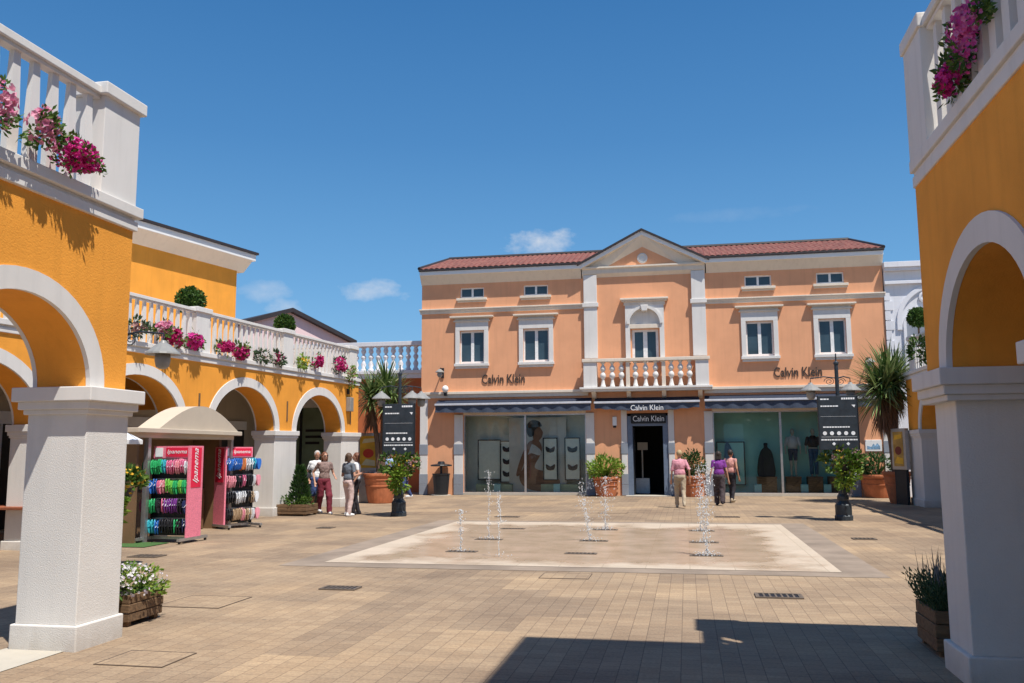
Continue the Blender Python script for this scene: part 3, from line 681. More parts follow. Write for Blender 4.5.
# ------------------------------------------------------------------ white building on the right, low link on the left, pink house
wb = thing('white_building', 'bluish white building with arched niches beside the peach shop, behind the palm', 'building', (9.5, YF, 0))
MB().box(7.27, 14, YF-.02, 40, 0, 8.25).build('wall', 'lilac', wb)
s = MB(); s.box(7.25, 14.1, YF-.16, YF+.3, 7.62, 7.74); s.box(7.25, 14.1, YF-.24, YF+.3, 8.1, 8.22); s.box(7.23, 14.1, YF-.3, YF+.4, 8.22, 8.42); s.box(7.25, 14.1, YF-.08, YF+.3, 7.74, 8.1); s.build('cornice', 'lilac', wb, bevel=.01)
s = MB()
for i in range(20):
    x1 = 7.42 if i % 2 else 7.52
    s.box(7.23, x1, YF-.06, YF-.01, .2+i*.36, .2+i*.36+.33)
s.build('quoins', 'lilac', wb)
def arch_band(c, z, r0, r1, ya, yb, name, mat, par, legs=0.):
    n = 24; o = [(c+r1*math.cos(math.pi*i/n), z+r1*math.sin(math.pi*i/n)) for i in range(n+1)]; q = [(c+r0*math.cos(math.pi*i/n), z+r0*math.sin(math.pi*i/n)) for i in range(n, -1, -1)]
    if legs: o = [(c+r1, z-legs)]+o+[(c-r1, z-legs)]; q = [(c-r0, z-legs)]+q+[(c+r0, z-legs)]
    return MB().prism(o+q, 'y', ya, yb).build(name, mat, par)
arch_band(9.0, 6.25, 1.22, 1.38, YF-.09, YF-.01, 'arch_moulding', 'lilac', wb, .3)
for c in (8.42, 9.58):
    a_ = arch_band(c, 6.1, .50, .60, YF-.10, YF-.01, 'niche', 'lilac', wb, 1.6)
    n = 20; MB().prism([(c+.5*math.cos(math.pi*i/n), 6.1+.5*math.sin(math.pi*i/n)) for i in range(n+1)]+[(c-.5, 4.5), (c+.5, 4.5)], 'y', YF-.03, YF-.012).build('niche_panel', 'grey', a_)
s = MB(); s.add(*(lambda t: ([(8.62+v[0], YF-.03-v[2], 7.12+v[1]) for v in t.v], t.f))(MB().lathe([(.22, 0), (.22, .05), (.15, .06), (.14, .02), (.01, .02)], 0, 0, 20))); s.build('roundel', 'lilac', wb)

lk = thing('low_link_building', 'low red walled building with a grey stone balustrade between arcade and peach shop', 'building', (-13, 35.6, 0))
MB().box(-17, XL-.02, 35.5, 38.5, 0, 4.78).build('wall', 'redwall', lk)
s = MB(); s.box(-17, XL-.02, 35.38, 36, 4.78, 4.98); s.box(-17, XL-.02, 35.30, 36, 4.98, 5.12); s.build('cornice', 'lilac', lk, bevel=.01)
s = MB(); s.box(-17, XL-.02, 35.36, 35.78, 6.18, 6.36); s.build('balustrade_rail', 'lilac', lk, bevel=.01)
prof2 = [(.125, 5.12), (.125, 5.2), (.07, 5.26), (.12, 5.42), (.06, 5.56), (.055, 5.59), (.11, 5.69), (.115, 5.74), (.06, 5.83), (.055, 5.86), (.11, 5.95), (.105, 6.02), (.07, 6.10), (.12, 6.14), (.12, 6.18)]
for i in range(19):
    MB().lathe(prof2, -10.52-i*.335, 35.57, 12).build('baluster', 'lilac', lk, smooth=True)
for q in ((-10.75, -10.42), (-12.6, -12.2)): MB().box(*q, 35.40, 35.52, 0, 4.7).build('stone_pier', 'trim', lk, bevel=.01)

ph = thing('gabled_house', 'pale pink house gable with dark roof edge beyond the arcade balustrade', 'house', (-21.5, 45, 0))
hx = frame(-21.5, 45, R(34), 1)
MB(hx).prism([(-4.1, 0), (4.1, 0), (4.1, 8.05), (0, 9.45), (-4.1, 8.05)], 'x', -9, 0).build('wall', 'pinkw', ph)
for sg in (1, -1):
    MB(hx).prism([(sg*4.3, 7.98), (0, 9.46), (0, 9.70), (sg*4.3, 8.22)], 'x', -9.3, .3).build('roof', 'ridge', ph)
M['rim'] = plain('worn_cover_rim', (.12, .088, .065), .8)
M['grate'] = plain('worn_brown_iron', (.16, .125, .095), .6, .1, .2)
# ------------------------------------------------------------------ drains and covers
def grate(x, y, wx, wy, label, group, slots=9):
    t = thing('drain_grate', label, 'drain grate', (x, y, .008), group)
    f = MB()
    for q in ((-wx/2, wx/2, -wy/2, -wy/2+.025), (-wx/2, wx/2, wy/2-.025, wy/2), (-wx/2, -wx/2+.025, -wy/2+.025, wy/2-.025), (wx/2-.025, wx/2, -wy/2+.025, wy/2-.025)):
        f.box(x+q[0], x+q[1], y+q[2], y+q[3], .002, .018)
    f.build('frame', 'grate', t)
    b = MB()
    for i in range(slots):
        xx = x-wx/2+(i+.5)*wx/slots; b.box(xx-wx/slots*.16, xx+wx/slots*.16, y-wy/2+.02, y+wy/2-.02, .010, .016)
    b.build('bars', 'grate', t)
    MB().box(x-wx/2+.01, x+wx/2-.01, y-wy/2+.01, y+wy/2-.01, .009, .0105).build('pit', 'black', t)
    return t
rows = {14.45: 'nearest row', 16.5: 'middle row', 18.85: 'far row'}
cols = {-3.72: 'left', -1.73: 'centre', .26: 'right'}
for y, rn in rows.items():
    for x, cn in cols.items():
        grate(x, y, .52, .20, f'dark slotted fountain grate, {cn} one of the {rn} on the pale slab', 'fountain grates', 8)
grate(-4.21, 10.4, .46, .27, 'black slotted drain grate in the brown paving left of centre', 'drain grates in the paving', 8)
grate(.98, 10.63, .52, .30, 'black slotted drain grate in the paving just above the building shadow', 'drain grates in the paving', 8)
grate(-4.55, 22.3, .62, .25, 'narrow dark drain grate behind the left end of the fountain slab', 'drain grates in the paving')
grate(.95, 22.9, .62, .25, 'narrow dark drain grate behind the fountain slab near the purple top woman', 'drain grates in the paving')
grate(-8.64, 13.1, .5, .35, 'small dark drain grate on paving in front of the flip-flop racks', 'drain grates in the paving', 6)
grate(-7.9, 18.6, .35, .3, 'tiny dark drain grate on paving right of the second flip-flop rack', 'drain grates in the paving', 5)
grate(3.2, 17.6, .42, .28, 'dark drain grate in paving beside the right edge of the fountain border', 'drain grates in the paving', 6)
def cover(x, y, wx, wy, label):
    t = thing('manhole_cover', label, 'manhole cover', (x, y, .004))
    f = MB()
    for q in ((-wx/2, wx/2, -wy/2, -wy/2+.009), (-wx/2, wx/2, wy/2-.009, wy/2), (-wx/2, -wx/2+.009, -wy/2+.009, wy/2-.009), (wx/2-.009, wx/2, -wy/2+.009, wy/2-.009)): f.box(x+q[0], x+q[1], y+q[2], y+q[3], .001, .008)
    f.build('rim', 'rim', t)
    g_ = MB(); g_.add([(x-wx/2+.009, y-wy/2+.009, .006), (x+wx/2-.009, y-wy/2+.009, .006), (x+wx/2-.009, y+wy/2-.009, .006), (x-wx/2+.009, y+wy/2-.009, .006)], [(0, 1, 2, 3)]); g_.build('paved_lid', 'paving', t, fix=False)
cover(-1.63, 11.9, .66, .5, 'paved inspection cover with dark rim in front of the fountain slab')
cover(-5.35, 9.25, .75, .75, 'paved inspection cover with dark rim beside the white-flowered planter')
cover(-4.35, 6.65, .6, .5, 'paved inspection cover with faint rim in the foreground paving')
cover(-2.0, 24.2, .8, .5, 'faint paved inspection cover between fountain and shop door')

# ------------------------------------------------------------------ fountain jets
def jet(x, y, h, n, label, rad=.09, lean=0.):
    r = random.Random(int(h*1000+x*77)); w = MB()
    for i in range(int(n*1.1)):
        t = r.random()**.8; z = .02+h*t; a = r.uniform(0, 6.28); q = rad*(.25+.9*t)*abs(r.gauss(0, .6)); s = r.uniform(.0035, .0105)*(1.5 if r.random() < .10 else 1)
        w.ell((x+q*math.cos(a)+lean*t, y+q*math.sin(a), z), (s, s, s*r.uniform(1, 1.7)), 5, 3)
    for i in range(int(n*.2)):                         # splash ring
        a = r.uniform(0, 6.28); q = r.uniform(.02, .22); s = r.uniform(.005, .012); w.ell((x+q*math.cos(a), y+q*math.sin(a), r.uniform(.015, .07)), (s, s, s), 5, 3)
    o = thing('water_jet', label, 'water jet', (x, y, .01), 'fountain jets'); w.build('spray', 'water', o, smooth=True, kind='stuff')
    c = MB(); pts = [(x+lean*.5*k/8+r.uniform(-.006, .006), y, .012+h*.5*k/8) for k in range(9)]
    c.tube(pts, [.007, .006, .005, .005, .004, .004, .003, .003, .002], 6).build('stream', 'water', o, smooth=True)
jet(-3.74, 14.45, .68, 130, 'low water jet rising from the left grate of the nearest row', .07)
jet(-3.72, 16.5, 1.30, 130, 'thin tall water jet rising from the left grate of the middle row', .08)
jet(-4.3, 20.4, .72, 110, 'water jet at the far left corner of the fountain slab', .09, -.08)
jet(-2.95, 13.8, .95, 60, 'thin sparse water jet left of centre in front of the nearest grates', .04)
jet(-1.73, 18.85, 1.10, 320, 'broad bubbling water jet in the centre of the far row', .26)
jet(-1.8, 16.5, .80, 160, 'water jet rising from the centre grate of the middle row', .14, -.1)
jet(-2.05, 18.3, 1.0, 80, 'small leaning water jet left of the centre bubbling one', .10, -.12)
jet(.27, 14.45, 1.45, 330, 'tallest water jet rising from the right grate of the nearest row', .15, .03)
jet(.26, 16.5, 1.20, 220, 'water jet rising from the right grate of the middle row', .16)
jet(.24, 18.85, 1.35, 220, 'water jet rising from the right grate of the far row', .18)

# ------------------------------------------------------------------ flowers on the parapets
def flower_bush(c, rad, nl, npt, mat, label, leafm='leaf', front=(1, 0, 0), psize=.05, lsize=.055, seed=1, box=False):
    r = random.Random(seed); t = thing('flower_bush', label, 'flowers', (c[0], c[1], c[2]-rad[2]), 'parapet flowers')
    b = MB(); cloud(b, c, rad, nl, lsize, r, 10, .45, .4); b.build('foliage', leafm, t, fix=False)
    p = MB()
    for _ in range(5):
        q = rvec(r)*.5; petals(p, (c[0]+q.x*rad[0], c[1]+q.y*rad[1], c[2]+q.z*rad[2]), (rad[0]*.72, rad[1]*.62, rad[2]*.66), npt//5, psize, r, front)
    p.build('blossom', mat, t, fix=False)
    if box:
        k = MB(); dx = -.05 if front[0] > 0 else .05
        k.box(c[0]+dx-.06, c[0]+dx+.06, c[1]-rad[1]*.7, c[1]+rad[1]*.7, c[2]-rad[2]*.75, c[2]-rad[2]*.15); k.build('trough', 'dark', t)
    return t
flower_bush((-5.03, 6.36, 4.17), (.13, .30, .17), 260, 560, 'mag', 'bright magenta petunia bush on the left parapet nearest its corner pier', seed=2, psize=.042, lsize=.05)
flower_bush((-5.05, 5.93, 4.27), (.12, .22, .19), 300, 130, 'pinkf', 'pale pink petunias with dark leaves left of the magenta bush on the left parapet', seed=3, psize=.055)
flower_bush((-5.05, 5.52, 4.30), (.11, .14, .20), 200, 70, 'pinkf', 'pink blossom cluster cut by the left edge of the photo', seed=4, psize=.055)
flower_bush((1.86, 6.22, 4.18), (.10, .22, .15), 260, 300, 'mag', 'magenta petunias low in the clump on the right parapet', front=(-1, 0, 0), seed=5, psize=.04)
flower_bush((1.87, 5.86, 4.32), (.09, .30, .20), 420, 420, 'pinkm', 'dusky pink trailing flowers higher in the clump on the right parapet', front=(-1, 0, 0), seed=6, psize=.036)
fx = lambda s, t=.06, z=4.2: x2((t, s, z))
for s, rs, rz, nl, npt, mt, z, lab, lm in (
    (16.0, .22, .16, 130, 50, 'mauve', 4.28, 'dull red flowers on the long balustrade beside the near building corner', 'lav'),
    (16.85, .30, .20, 90, 130, 'pinkf', 4.34, 'pale pink flowers on the long balustrade before the first pier', 'leaf'),
    (17.25, .32, .20, 80, 210, 'dmag', 4.22, 'large dark pink flower ball on the long balustrade before its first pier', 'leaf'),
    (17.98, .27, .20, 70, 230, 'mag', 4.22, 'bright magenta flower ball just left of the first balustrade pier', 'leaf'),
    (19.25, .32, .17, 70, 170, 'dmag', 4.18, 'dark pink flower ball right of the first balustrade pier', 'leaf'),
    (19.95, .34, .21, 80, 240, 'dmag', 4.16, 'larger dark magenta flower ball in the middle of the balustrade', 'leaf'),
    (20.9, .20, .17, 120, 14, 'mauve', 4.15, 'sparse leafy clump with few blooms on the middle balustrade', 'lav'),
    (21.75, .25, .19, 120, 40, 'dmag', 4.15, 'small reddish flower clump left of the second balustrade pier', 'lav'),
    (23.2, .28, .25, 200, 14, 'yelf', 4.22, 'yellow green trailing plant right of the second balustrade pier', 'leafy'),
    (24.05, .26, .22, 50, 160, 'dmag', 4.3, 'dark magenta flower ball between the last two balustrade piers', 'leaf'),
    (25.55, .40, .26, 130, 120, 'dmag', 4.3, 'dusky red flower mass near the end of the balustrade', 'lav'),
    (26.35, .30, .36, 200, 25, 'mauve', 4.0, 'green trailing plant hanging over the far end of the cornice', 'leafy')):
    flower_bush(fx(s, .10, z), (.17, rs, rz), nl, npt, mt, lab, lm, seed=int(s*10), psize=.085, lsize=.11)
t = flower_bush((6.60, 26.6, 4.45), (.2, .5, .45), 330, 12, 'mauve', 'dark leafy shrub on the far right parapet beside the right building edge', 'topi', (-1, 0, 0), seed=77, lsize=.14)

def topiary(c, rad, label, zb):
    r = random.Random(int(c[1]*10)); t = thing('topiary_tree', label, 'topiary', (c[0], c[1], zb), 'clipped ball topiaries on the terraces')
    b = MB()
    for _ in range(1500):
        d = rvec(r).normalized(); q = d*r.uniform(.78, 1.04); leaf(b, Vector(c)+q*rad, (d*.6+rvec(r)*.8), rvec(r).normalized(), .085*r.uniform(.6, 1.3), .05)
    b.build('crown', 'topi', t, fix=False)
    MB().ell(c, (rad*.8,)*3, 14, 10).build('inner_growth', 'topi', t, smooth=True)
    MB().tube([(c[0], c[1], zb+.3), (c[0], c[1], c[2]-rad*.7)], .03, 8).build('trunk', 'bark', t)
    MB().lathe([(.15, zb), (.2, zb+.32), (.22, zb+.36), (.17, zb+.36)], c[0], c[1], 14).build('pot', 'terra', t)
topiary(x2((-.75, 19.0, 5.34)), .31, 'ball topiary in front of the orange upper wall on the left terrace', 4.0)
topiary(x2((-.75, 23.6, 5.36)), .27, 'ball topiary on the left terrace against the sky, before the pink gable', 4.0)
topiary((6.95, 27.9, 5.60), .27, 'ball topiary on the right terrace in front of the white building', 4.0)

# ------------------------------------------------------------------ wooden planters
def planter(x, y, wx, wy, h, label, rot=0., mat='oldwood', cat='planter'):
    t = thing('wooden_planter', label, cat, (x, y, 0)); 
    n = 3
    for i in range(n):
        z0, z1 = .04+(h-.04)*i/n+.006, .04+(h-.04)*(i+1)/n
        b = MB(); d = .006*(i % 2)
        b.box(x-wx/2-d, x+wx/2+d, y-wy/2-d, y-wy/2+.03, z0, z1); b.box(x-wx/2-d, x+wx/2+d, y+wy/2-.03, y+wy/2+d, z0, z1)
        b.box(x-wx/2-d, x-wx/2+.03, y-wy/2+.03, y+wy/2-.03, z0, z1); b.box(x+wx/2-.03, x+wx/2+d, y-wy/2+.03, y+wy/2-.03, z0, z1)
        b.build('plank_ring', mat, t, bevel=.006)
    MB().box(x-wx/2+.03, x+wx/2-.03, y-wy/2+.03, y+wy/2-.03, h-.12, h-.04).build('soil', 'soil', t)
    f = MB()
    for sx in (-1, 1):
        for sy in (-1, 1): f.cbox(x+sx*(wx/2-.06), y+sy*(wy/2-.06), .06, .06, 0, .05)
    f.build('feet', mat, t)
    return t
r = random.Random(11)
t = planter(-5.56, 8.06, .52, .56, .30, 'wooden planter of white and lilac flowers behind the left white pillar')
b = MB(); cloud(b, (-5.56, 8.06, .35), (.37, .39, .18), 900, .06, r, 26, .35, .5); b.build('foliage', 'leafy', t, fix=False)
b = MB(); cloud(b, (-5.56, 8.06, .32), (.30, .33, .14), 500, .06, r, 20, .4, .4); b.build('foliage', 'leaf', t, fix=False)
b = MB(); petals(b, (-5.56, 8.06, .37), (.38, .40, .18), 330, .034, r, (0, -.2, 1)); b.build('blossom', 'whitef', t, fix=False)
t = planter(2.17, 8.08, .50, .62, .36, 'shaded wooden planter of dark rosemary behind the right white pillar')
b = MB(); r = random.Random(5)
for _ in range(620):
    p = Vector((2.17+r.uniform(-.24, .24), 8.08+r.uniform(-.30, .30), .33)); d = Vector((p.x-2.17, p.y-8.08, 0))*1.0+Vector((r.gauss(0, .18), r.gauss(0, .18), 1))
    d.normalize(); l = r.uniform(.16, .34)
    for k in range(9): leaf(b, p+d*l*k/9, d+rvec(r)*.7, rvec(r).normalized(), .045, .014)
b.build('foliage', 'lav', t, fix=False)
b = MB()
for _ in range(90):
    p = Vector((2.17+r.uniform(-.24, .24), 8.08+r.uniform(-.3, .3), .55)); d = Vector((r.gauss(0, .15), r.gauss(0, .15), 1)).normalized(); blade(b, p, d, r.uniform(.16, .32), .012, .1, 3)
b.build('spike', 'lavf', t, fix=False)
t = planter(-10.32, 22.35, .85, .75, .30, 'wooden planter with small upright conifer and low green plants by the arcade pillar')
b = MB(); r = random.Random(8)
for _ in range(1100):
    z = r.random(); q = .27*(1-z)**.8+.03; a = r.uniform(0, 6.28); p = Vector((-10.28+q*math.cos(a)*r.uniform(.5, 1), 22.4+q*math.sin(a)*r.uniform(.5, 1), .35+z*.95)); leaf(b, p, Vector((math.cos(a), math.sin(a), .9)), rvec(r).normalized(), .12, .035)
b.build('conifer', 'conif', t, fix=False)
b = MB(); cloud(b, (-10.32, 22.35, .38), (.42, .38, .16), 420, .09, r, 20, .4, .4); b.build('foliage', 'leaf', t, fix=False)

# ------------------------------------------------------------------ terracotta pots
def pot(t, x, y, h, r0, r1, mat='terra', ribs=2):
    pr = [(r0*.96, 0), (r0, .02)]
    for i in range(1, 9):
        k = i/8; pr.append((r0+(r1-r0)*k**.85, .02+(h-.14)*k))
        if i in (5, 7)[:ribs]: pr += [(r0+(r1-r0)*k**.85+.018, .02+(h-.14)*k+.006), (r0+(r1-r0)*k**.85+.018, .02+(h-.14)*k+.04), (r0+(r1-r0)*k**.85, .02+(h-.14)*k+.046)]
    pr += [(r1+.03, h-.11), (r1+.045, h-.08), (r1+.045, h-.02), (r1+.03, h), (r1-.04, h), (r1-.05, h-.07)]
    MB().lathe(pr, x, y, 26).build('pot', mat, t, smooth=False)
    MB().lathe([(r1-.06, h-.09), (r1-.06, h-.06)], x, y, 20).build('soil', 'soil', t)
def shrub(x, y, label, ph, r0, r1, rad, cz, mat, seed, n=900, size=.13, blades=0):
    t = thing('potted_shrub', label, 'potted plant', (x, y, 0), 'potted shrubs along the shop front'); pot(t, x, y, ph, r0, r1); r = random.Random(seed)
    b = MB(); cloud(b, (x, y, cz), rad, n, size, r, 22, .4, .45, .42)
    for _ in range(blades):
        a = r.uniform(0, 6.28); d = Vector((math.cos(a)*r.uniform(.2, .9), math.sin(a)*r.uniform(.2, .9), 1)); blade(b, (x, y, ph-.05), d, r.uniform(.6, 1.0), .07, .7)
    b.build('foliage', mat, t, fix=False)
    s = MB()
    for k in range(5): a = k*1.3; s.tube([(x, y, ph-.08), (x+rad[0]*.4*math.cos(a), y+rad[1]*.4*math.sin(a), cz)], [.02, .012], 6)
    s.build('stem', 'bark', t)
shrub(-2.98, 33.0, 'bushy yellow green shrub in a terracotta pot left of the shop door', .72, .36, .45, (.66, .52, .42), 1.02, 'leafy', 21, 800, .16, 40)
shrub(.15, 33.0, 'dark upright shrub in a terracotta pot right of the shop door', .76, .34, .46, (.52, .48, .52), 1.12, 'conif', 22, 1000, .13, 12)
shrub(6.55, 32.85, 'round dark green shrub in a wide terracotta pot under the wall plaque', .80, .44, .58, (.66, .55, .42), 1.10, 'conif', 23, 1100, .14, 10)

def yucca(x, y, label, ph, r0, r1, trunk, heads, seed, bl=1.0, n=150, tops=()):
    t = thing('yucca_tree', label, 'palm', (x, y, 0)); r = random.Random(seed); pot(t, x, y, ph, r0, r1)
    for hx, hy, hz, hr in heads:
        MB().tube([(x+hx*.1, y+hy*.1, ph-.1), (x+hx*.35, y+hy*.35, ph+(hz-ph)*.4), (x+hx, y+hy, hz)], [trunk*1.2, trunk, trunk*.8], 9).build('trunk', 'bark', t)
        b = MB()
        for i in range(n):
            a = r.uniform(0, 6.28); e = r.uniform(-.35, 1.35); d = Vector((math.cos(a)*math.cos(e), math.sin(a)*math.cos(e), math.sin(e)))
            blade(b, (x+hx+d.x*.06, y+hy+d.y*.06, hz+r.uniform(-.18, .22)), d, hr*bl*r.uniform(.75, 1.15), .07, r.uniform(.25, .9), 5)
        b.build('crown', 'palm', t, fix=False)
        b = MB()
        for i in range(int(n*.8)):
            a = r.uniform(0, 6.28); d = Vector((math.cos(a)*.8, math.sin(a)*.8, -.7)); blade(b, (x+hx, y+hy, hz-r.uniform(.1, .75)), d, hr*.62*r.uniform(.7, 1.1), .045, 1.1, 4)
        b.build('dead_leaf_skirt', 'shag', t, fix=False)
    return t
yl = yucca(-10.0, 28.0, 'tall yucca with shaggy brown skirt in a round terracotta pot by the arcade end', .98, .40, .54, .085, [(-.35, 0, 3.45, 1.05), (.12, .1, 3.75, 1.05), (.38, -.1, 3.35, 1.0)], 31, 1., 200)
b = MB(); r = random.Random(3); cloud(b, (-10.0, 27.95, 1.05), (.5, .48, .14), 160, .08, r, 12, .4, .3); b.build('underplanting', 'mauve', yl, fix=False)
yucca(6.42, 29.4, 'large yucca with shaggy skirt in a tall pot beside the far right arcade', .98, .24, .40, .09, [(-.1, .0, 3.75, 1.35), (-.35, -.1, 3.4, 1.35), (.15, .2, 3.85, 1.1)], 32, 1., 260)

# ------------------------------------------------------------------ lamp posts with hanging planters and direction boards
def lamp_post(x, y, label, arms):
    t = thing('lamp_post', label, 'lamp post', (x, y, 0), 'cast iron lamp posts of the square')
    MB().lathe([(.21, 0), (.21, .10), (.19, .13), (.19, .36), (.16, .40), (.12, .46), (.135, .50), (.135, .56), (.10, .62), (.09, .95), (.075, 1.0), (.075, 1.05)], x, y, 12).build('base', 'iron', t)
    MB().lathe([(.055, 1.04), (.05, 2.0), (.045, 3.7), (.06, 3.72), (.06, 3.76), (.02, 3.80), (.015, 3.98)], x, y, 12).build('pole', 'iron', t)
    for ax, ay in arms:
        a = Vector((ax, ay, 0)); l = a.length; u = a/l; w = MB()
        w.tube([(x, y, 3.38), (x+ax*.5, y+ay*.5, 3.42), (x+ax, y+ay, 3.38), (x+ax, y+ay, 3.26)], .014, 6)
        pts = [Vector((x, y, 3.24))+u*(l*.28+.13*math.cos(k*.55)*(1-k/26))+Vector((0, 0, .06+.10*math.sin(k*.55)*(1-k/26))) for k in range(22)]
        w.tube(pts, .008, 5); w.build('arm', 'iron', t)
        la = MB().lathe([(.04, 3.28), (.06, 3.24), (.10, 3.22), (.24, 3.10), (.25, 3.075), (.10, 3.08)], x+ax, y+ay, 16).build('lantern', 'lantern', t, smooth=False)
        MB().lathe([(.105, 3.085), (.11, 2.99), (.09, 2.90), (.05, 2.87)], x+ax, y+ay, 14).build('globe', 'lantern', la, smooth=True)
    return t
lamp_post(-7.45, 22.3, 'black cast iron lamp post with direction board on the left of the fountain', [(-.5, -.05), (.34, .0), (.5, .3)])
lamp_post(3.62, 22.25, 'black cast iron lamp post with direction board on the right of the fountain', [(-.62, -.05), (.32, .1)])
lamp_post(-8.12, 11.35, 'lamp post mostly hidden behind the left white pillar, one lantern showing above', [(.74, .0), (-.5, 0)])
def basket(x, y, z, rad, label, seed, cols_, tall=False):
    r = random.Random(seed); t = thing('hanging_planter', label, 'hanging planter', (x, y, z-.25), 'planters hung on the lamp posts')
    MB().lathe([(.10, z-.24), (.22, z-.10), (.26, z+.02), (.22, z+.02)], x, y, 14).build('bowl', 'dark', t)
    b = MB(); cloud(b, (x, y, z+.10), (rad, rad*.9, rad*.62), 620, .13, r, 20, .42, .5); b.build('foliage', 'leaf', t, fix=False)
    b = MB(); cloud(b, (x+rad*.15, y-.25, z-.22), (rad*.6, rad*.4, rad*.85), 480, .12, r, 14, .42, .4); b.build('trailing_growth', 'leafy', t, fix=False)
    for mt, n, dx in cols_:
        b = MB(); petals(b, (x+dx, y, z+.12), (rad*.8, rad*.85, rad*.55), n, .06, r, (0, -1, .3)); b.build('blossom', mt, t, fix=False)
basket(-7.42, 22.2, 1.26, .47, 'hanging planter with yellow and purple flowers on the left lamp post', 41, [('mauve', 70, .25), ('yelf', 30, .1), ('leafy', 30, 0)])
basket(3.62, 22.15, 1.32, .46, 'hanging planter with bronze leaves and bright green trail on the right lamp post', 42, [('mauve', 90, .12), ('yelf', 14, -.1)])
basket(-8.0, 11.3, 1.15, .36, 'hanging planter with yellow blossoms beside the left white pillar', 43, [('yelf', 60, .15)])
def board(x0, x1, y, z0, z1, label, seed):
    t = thing('direction_board', label, 'sign', ((x0+x1)/2, y, z0), 'direction boards on the lamp posts'); w = x1-x0; h = z1-z0
    MB().box(x0, x1, y-.02, y+.02, z0, z1).build('panel', 'iron', t, bevel=.006)
    f = MB(); f.box(x0-.015, x0, y-.03, y+.03, z0-.01, z1+.01); f.box(x1, x1+.015, y-.03, y+.03, z0-.01, z1+.01); f.build('frame', 'dark', t)
    r = random.Random(seed); b = MB(); yy = y-.023
    def bar(u0, u1, v0, v1): b.box(x0+w*u0, x0+w*u1, yy-.002, yy, z0+h*v0, z0+h*v1)
    u = .60
    while u < .90: bar(u, u+.045, .93, .965); u += .058
    for v, a, e in ((.94, .06, .28), (.81, .06, .52), (.42, .10, .78), (.185, .04, .96)):
        u = a
        while u < e: q = r.uniform(.03, .08); bar(u, min(e, u+q), v-.012, v+.012); u += q+.012
    bar(.05, .95, .615, .618); bar(.05, .95, .235, .239)
    b.build('lettering', 'white_letter', t)
    c = MB()
    for i in range(5):
        cx, cz = x0+w*(.14+.18*i), z0+h*.305
        k = MB(); k.lathe([(.045*w/.86, 0), (.045*w/.86, .003)], 0, 0, 14); c.add([(cx+v[0], yy-v[2], cz+v[1]) for v in k.v], k.f); c.build('pictogram', 'white_letter', t); c = MB()
    for cx in (.36, .72):
        k = MB(); k.lathe([(.04*w/.86, 0), (.04*w/.86, .003)], 0, 0, 4); c.add([(x0+w*cx+v[0], yy-v[2], z0+h*.11+v[1]) for v in k.v], k.f); c.build('pictogram', 'white_letter', t); c = MB()
    c.add([(x0+w*.85, yy-.002, z0+h*.83), (x0+w*.92, yy-.002, z0+h*.78), (x0+w*.95, yy-.002, z0+h*.83)], [(0, 1, 2)])
    c.build('pictogram', 'white_letter', t, fix=True)
board(-7.84, -6.98, 22.12, 1.60, 2.93, 'dark direction board with white symbols on the left lamp post', 5)
board(3.13, 4.02, 22.07, 1.66, 2.94, 'dark direction board with white symbols on the right lamp post', 6)

# ------------------------------------------------------------------ advert boxes, bin, wall fittings
def advert(x, y, w, z0, z1, label, rot, pal, post=True):
    t = thing('advert_panel', label, 'poster case'); 
    c = MB(); c.box(-w/2, w/2, -.07, .07, z0, z1); co_ = c.build('case', 'chrome', t, bevel=.01)
    MB().box(-w/2+.10, w/2-.10, -.078, -.068, z0+.10, z1-.10).build('sheet', pal[0], t)
    a = MB(); n = 12; cz = (z0+z1)/2-.05
    a.add([(math.cos(2*math.pi*i/n)*w*.24, -.0805, cz+math.sin(2*math.pi*i/n)*w*.2) for i in range(n)], [tuple(range(n))]); a.build('printed_shape', pal[1], t, fix=False)
    a = MB(); a.add([(-w*.28, -.0815, z1-.35), (w*.28, -.0815, z1-.3), (w*.25, -.0815, z1-.18), (-w*.2, -.0815, z1-.2)], [(0, 1, 2, 3)]); a.add([(-w*.3, -.0815, z0+.2), (w*.3, -.0815, z0+.16), (w*.3, -.0815, z0+.34), (-w*.1, -.0815, z0+.4)], [(0, 1, 2, 3)]); a.build('printed_band', pal[2], t, fix=False)
    MB().box(-w/2*.8, w/2*.8, -.05, .05, 0, z0).build('plinth', 'chrome' if post else 'dark', t)
    t.location = (x, y, 0); t.rotation_euler = (0, 0, rot); return t
M['poster_y'] = plain('yellow_poster', (.75, .42, .03), .5, 0, .2, 4); M['poster_r'] = plain('red_print', (.6, .05, .02), .5); M['poster_p'] = plain('cream_print', (.8, .7, .4), .5)
M['poster_o'] = plain('ochre_poster', (.45, .26, .06), .5, 0, .3, 4); M['poster_d'] = plain('dark_red_print', (.18, .03, .02), .5)
advert(-10.55, 28.35, .78, 1.05, 2.32, 'grey poster case with yellow and red advert beside the round terracotta pot', R(8), ('poster_y', 'poster_r', 'poster_p'))
advert(6.42, 28.75, .66, 1.05, 2.30, 'grey poster case with ochre advert under the large yucca', R(-66), ('poster_o', 'poster_d', 'poster_y'), False)
t = thing('litter_bin', 'dark litter bin with flat raised lid against the peach wall', 'bin', (-9.35, 33.1, 0))
MB().lathe([(.24, .02), (.27, .06), (.33, .78), (.35, .80), (.35, .84), (.30, .84)], -9.35, 33.1, 18).build('body', 'dark', t)
MB().tube([(-9.35, 33.1, .8), (-9.35, 33.1, 1.14)], .05, 8).build('stem', 'dark', t)
MB().lathe([(.40, 1.12), (.42, 1.15), (.40, 1.18), (.15, 1.22), (.12, 1.30), (.08, 1.31)], -9.35, 33.1, 18).build('lid', 'dark', t)
MB().lathe([(.38, 0), (.38, .03)], -9.35, 33.1, 18).build('foot', 'galfloor', t)
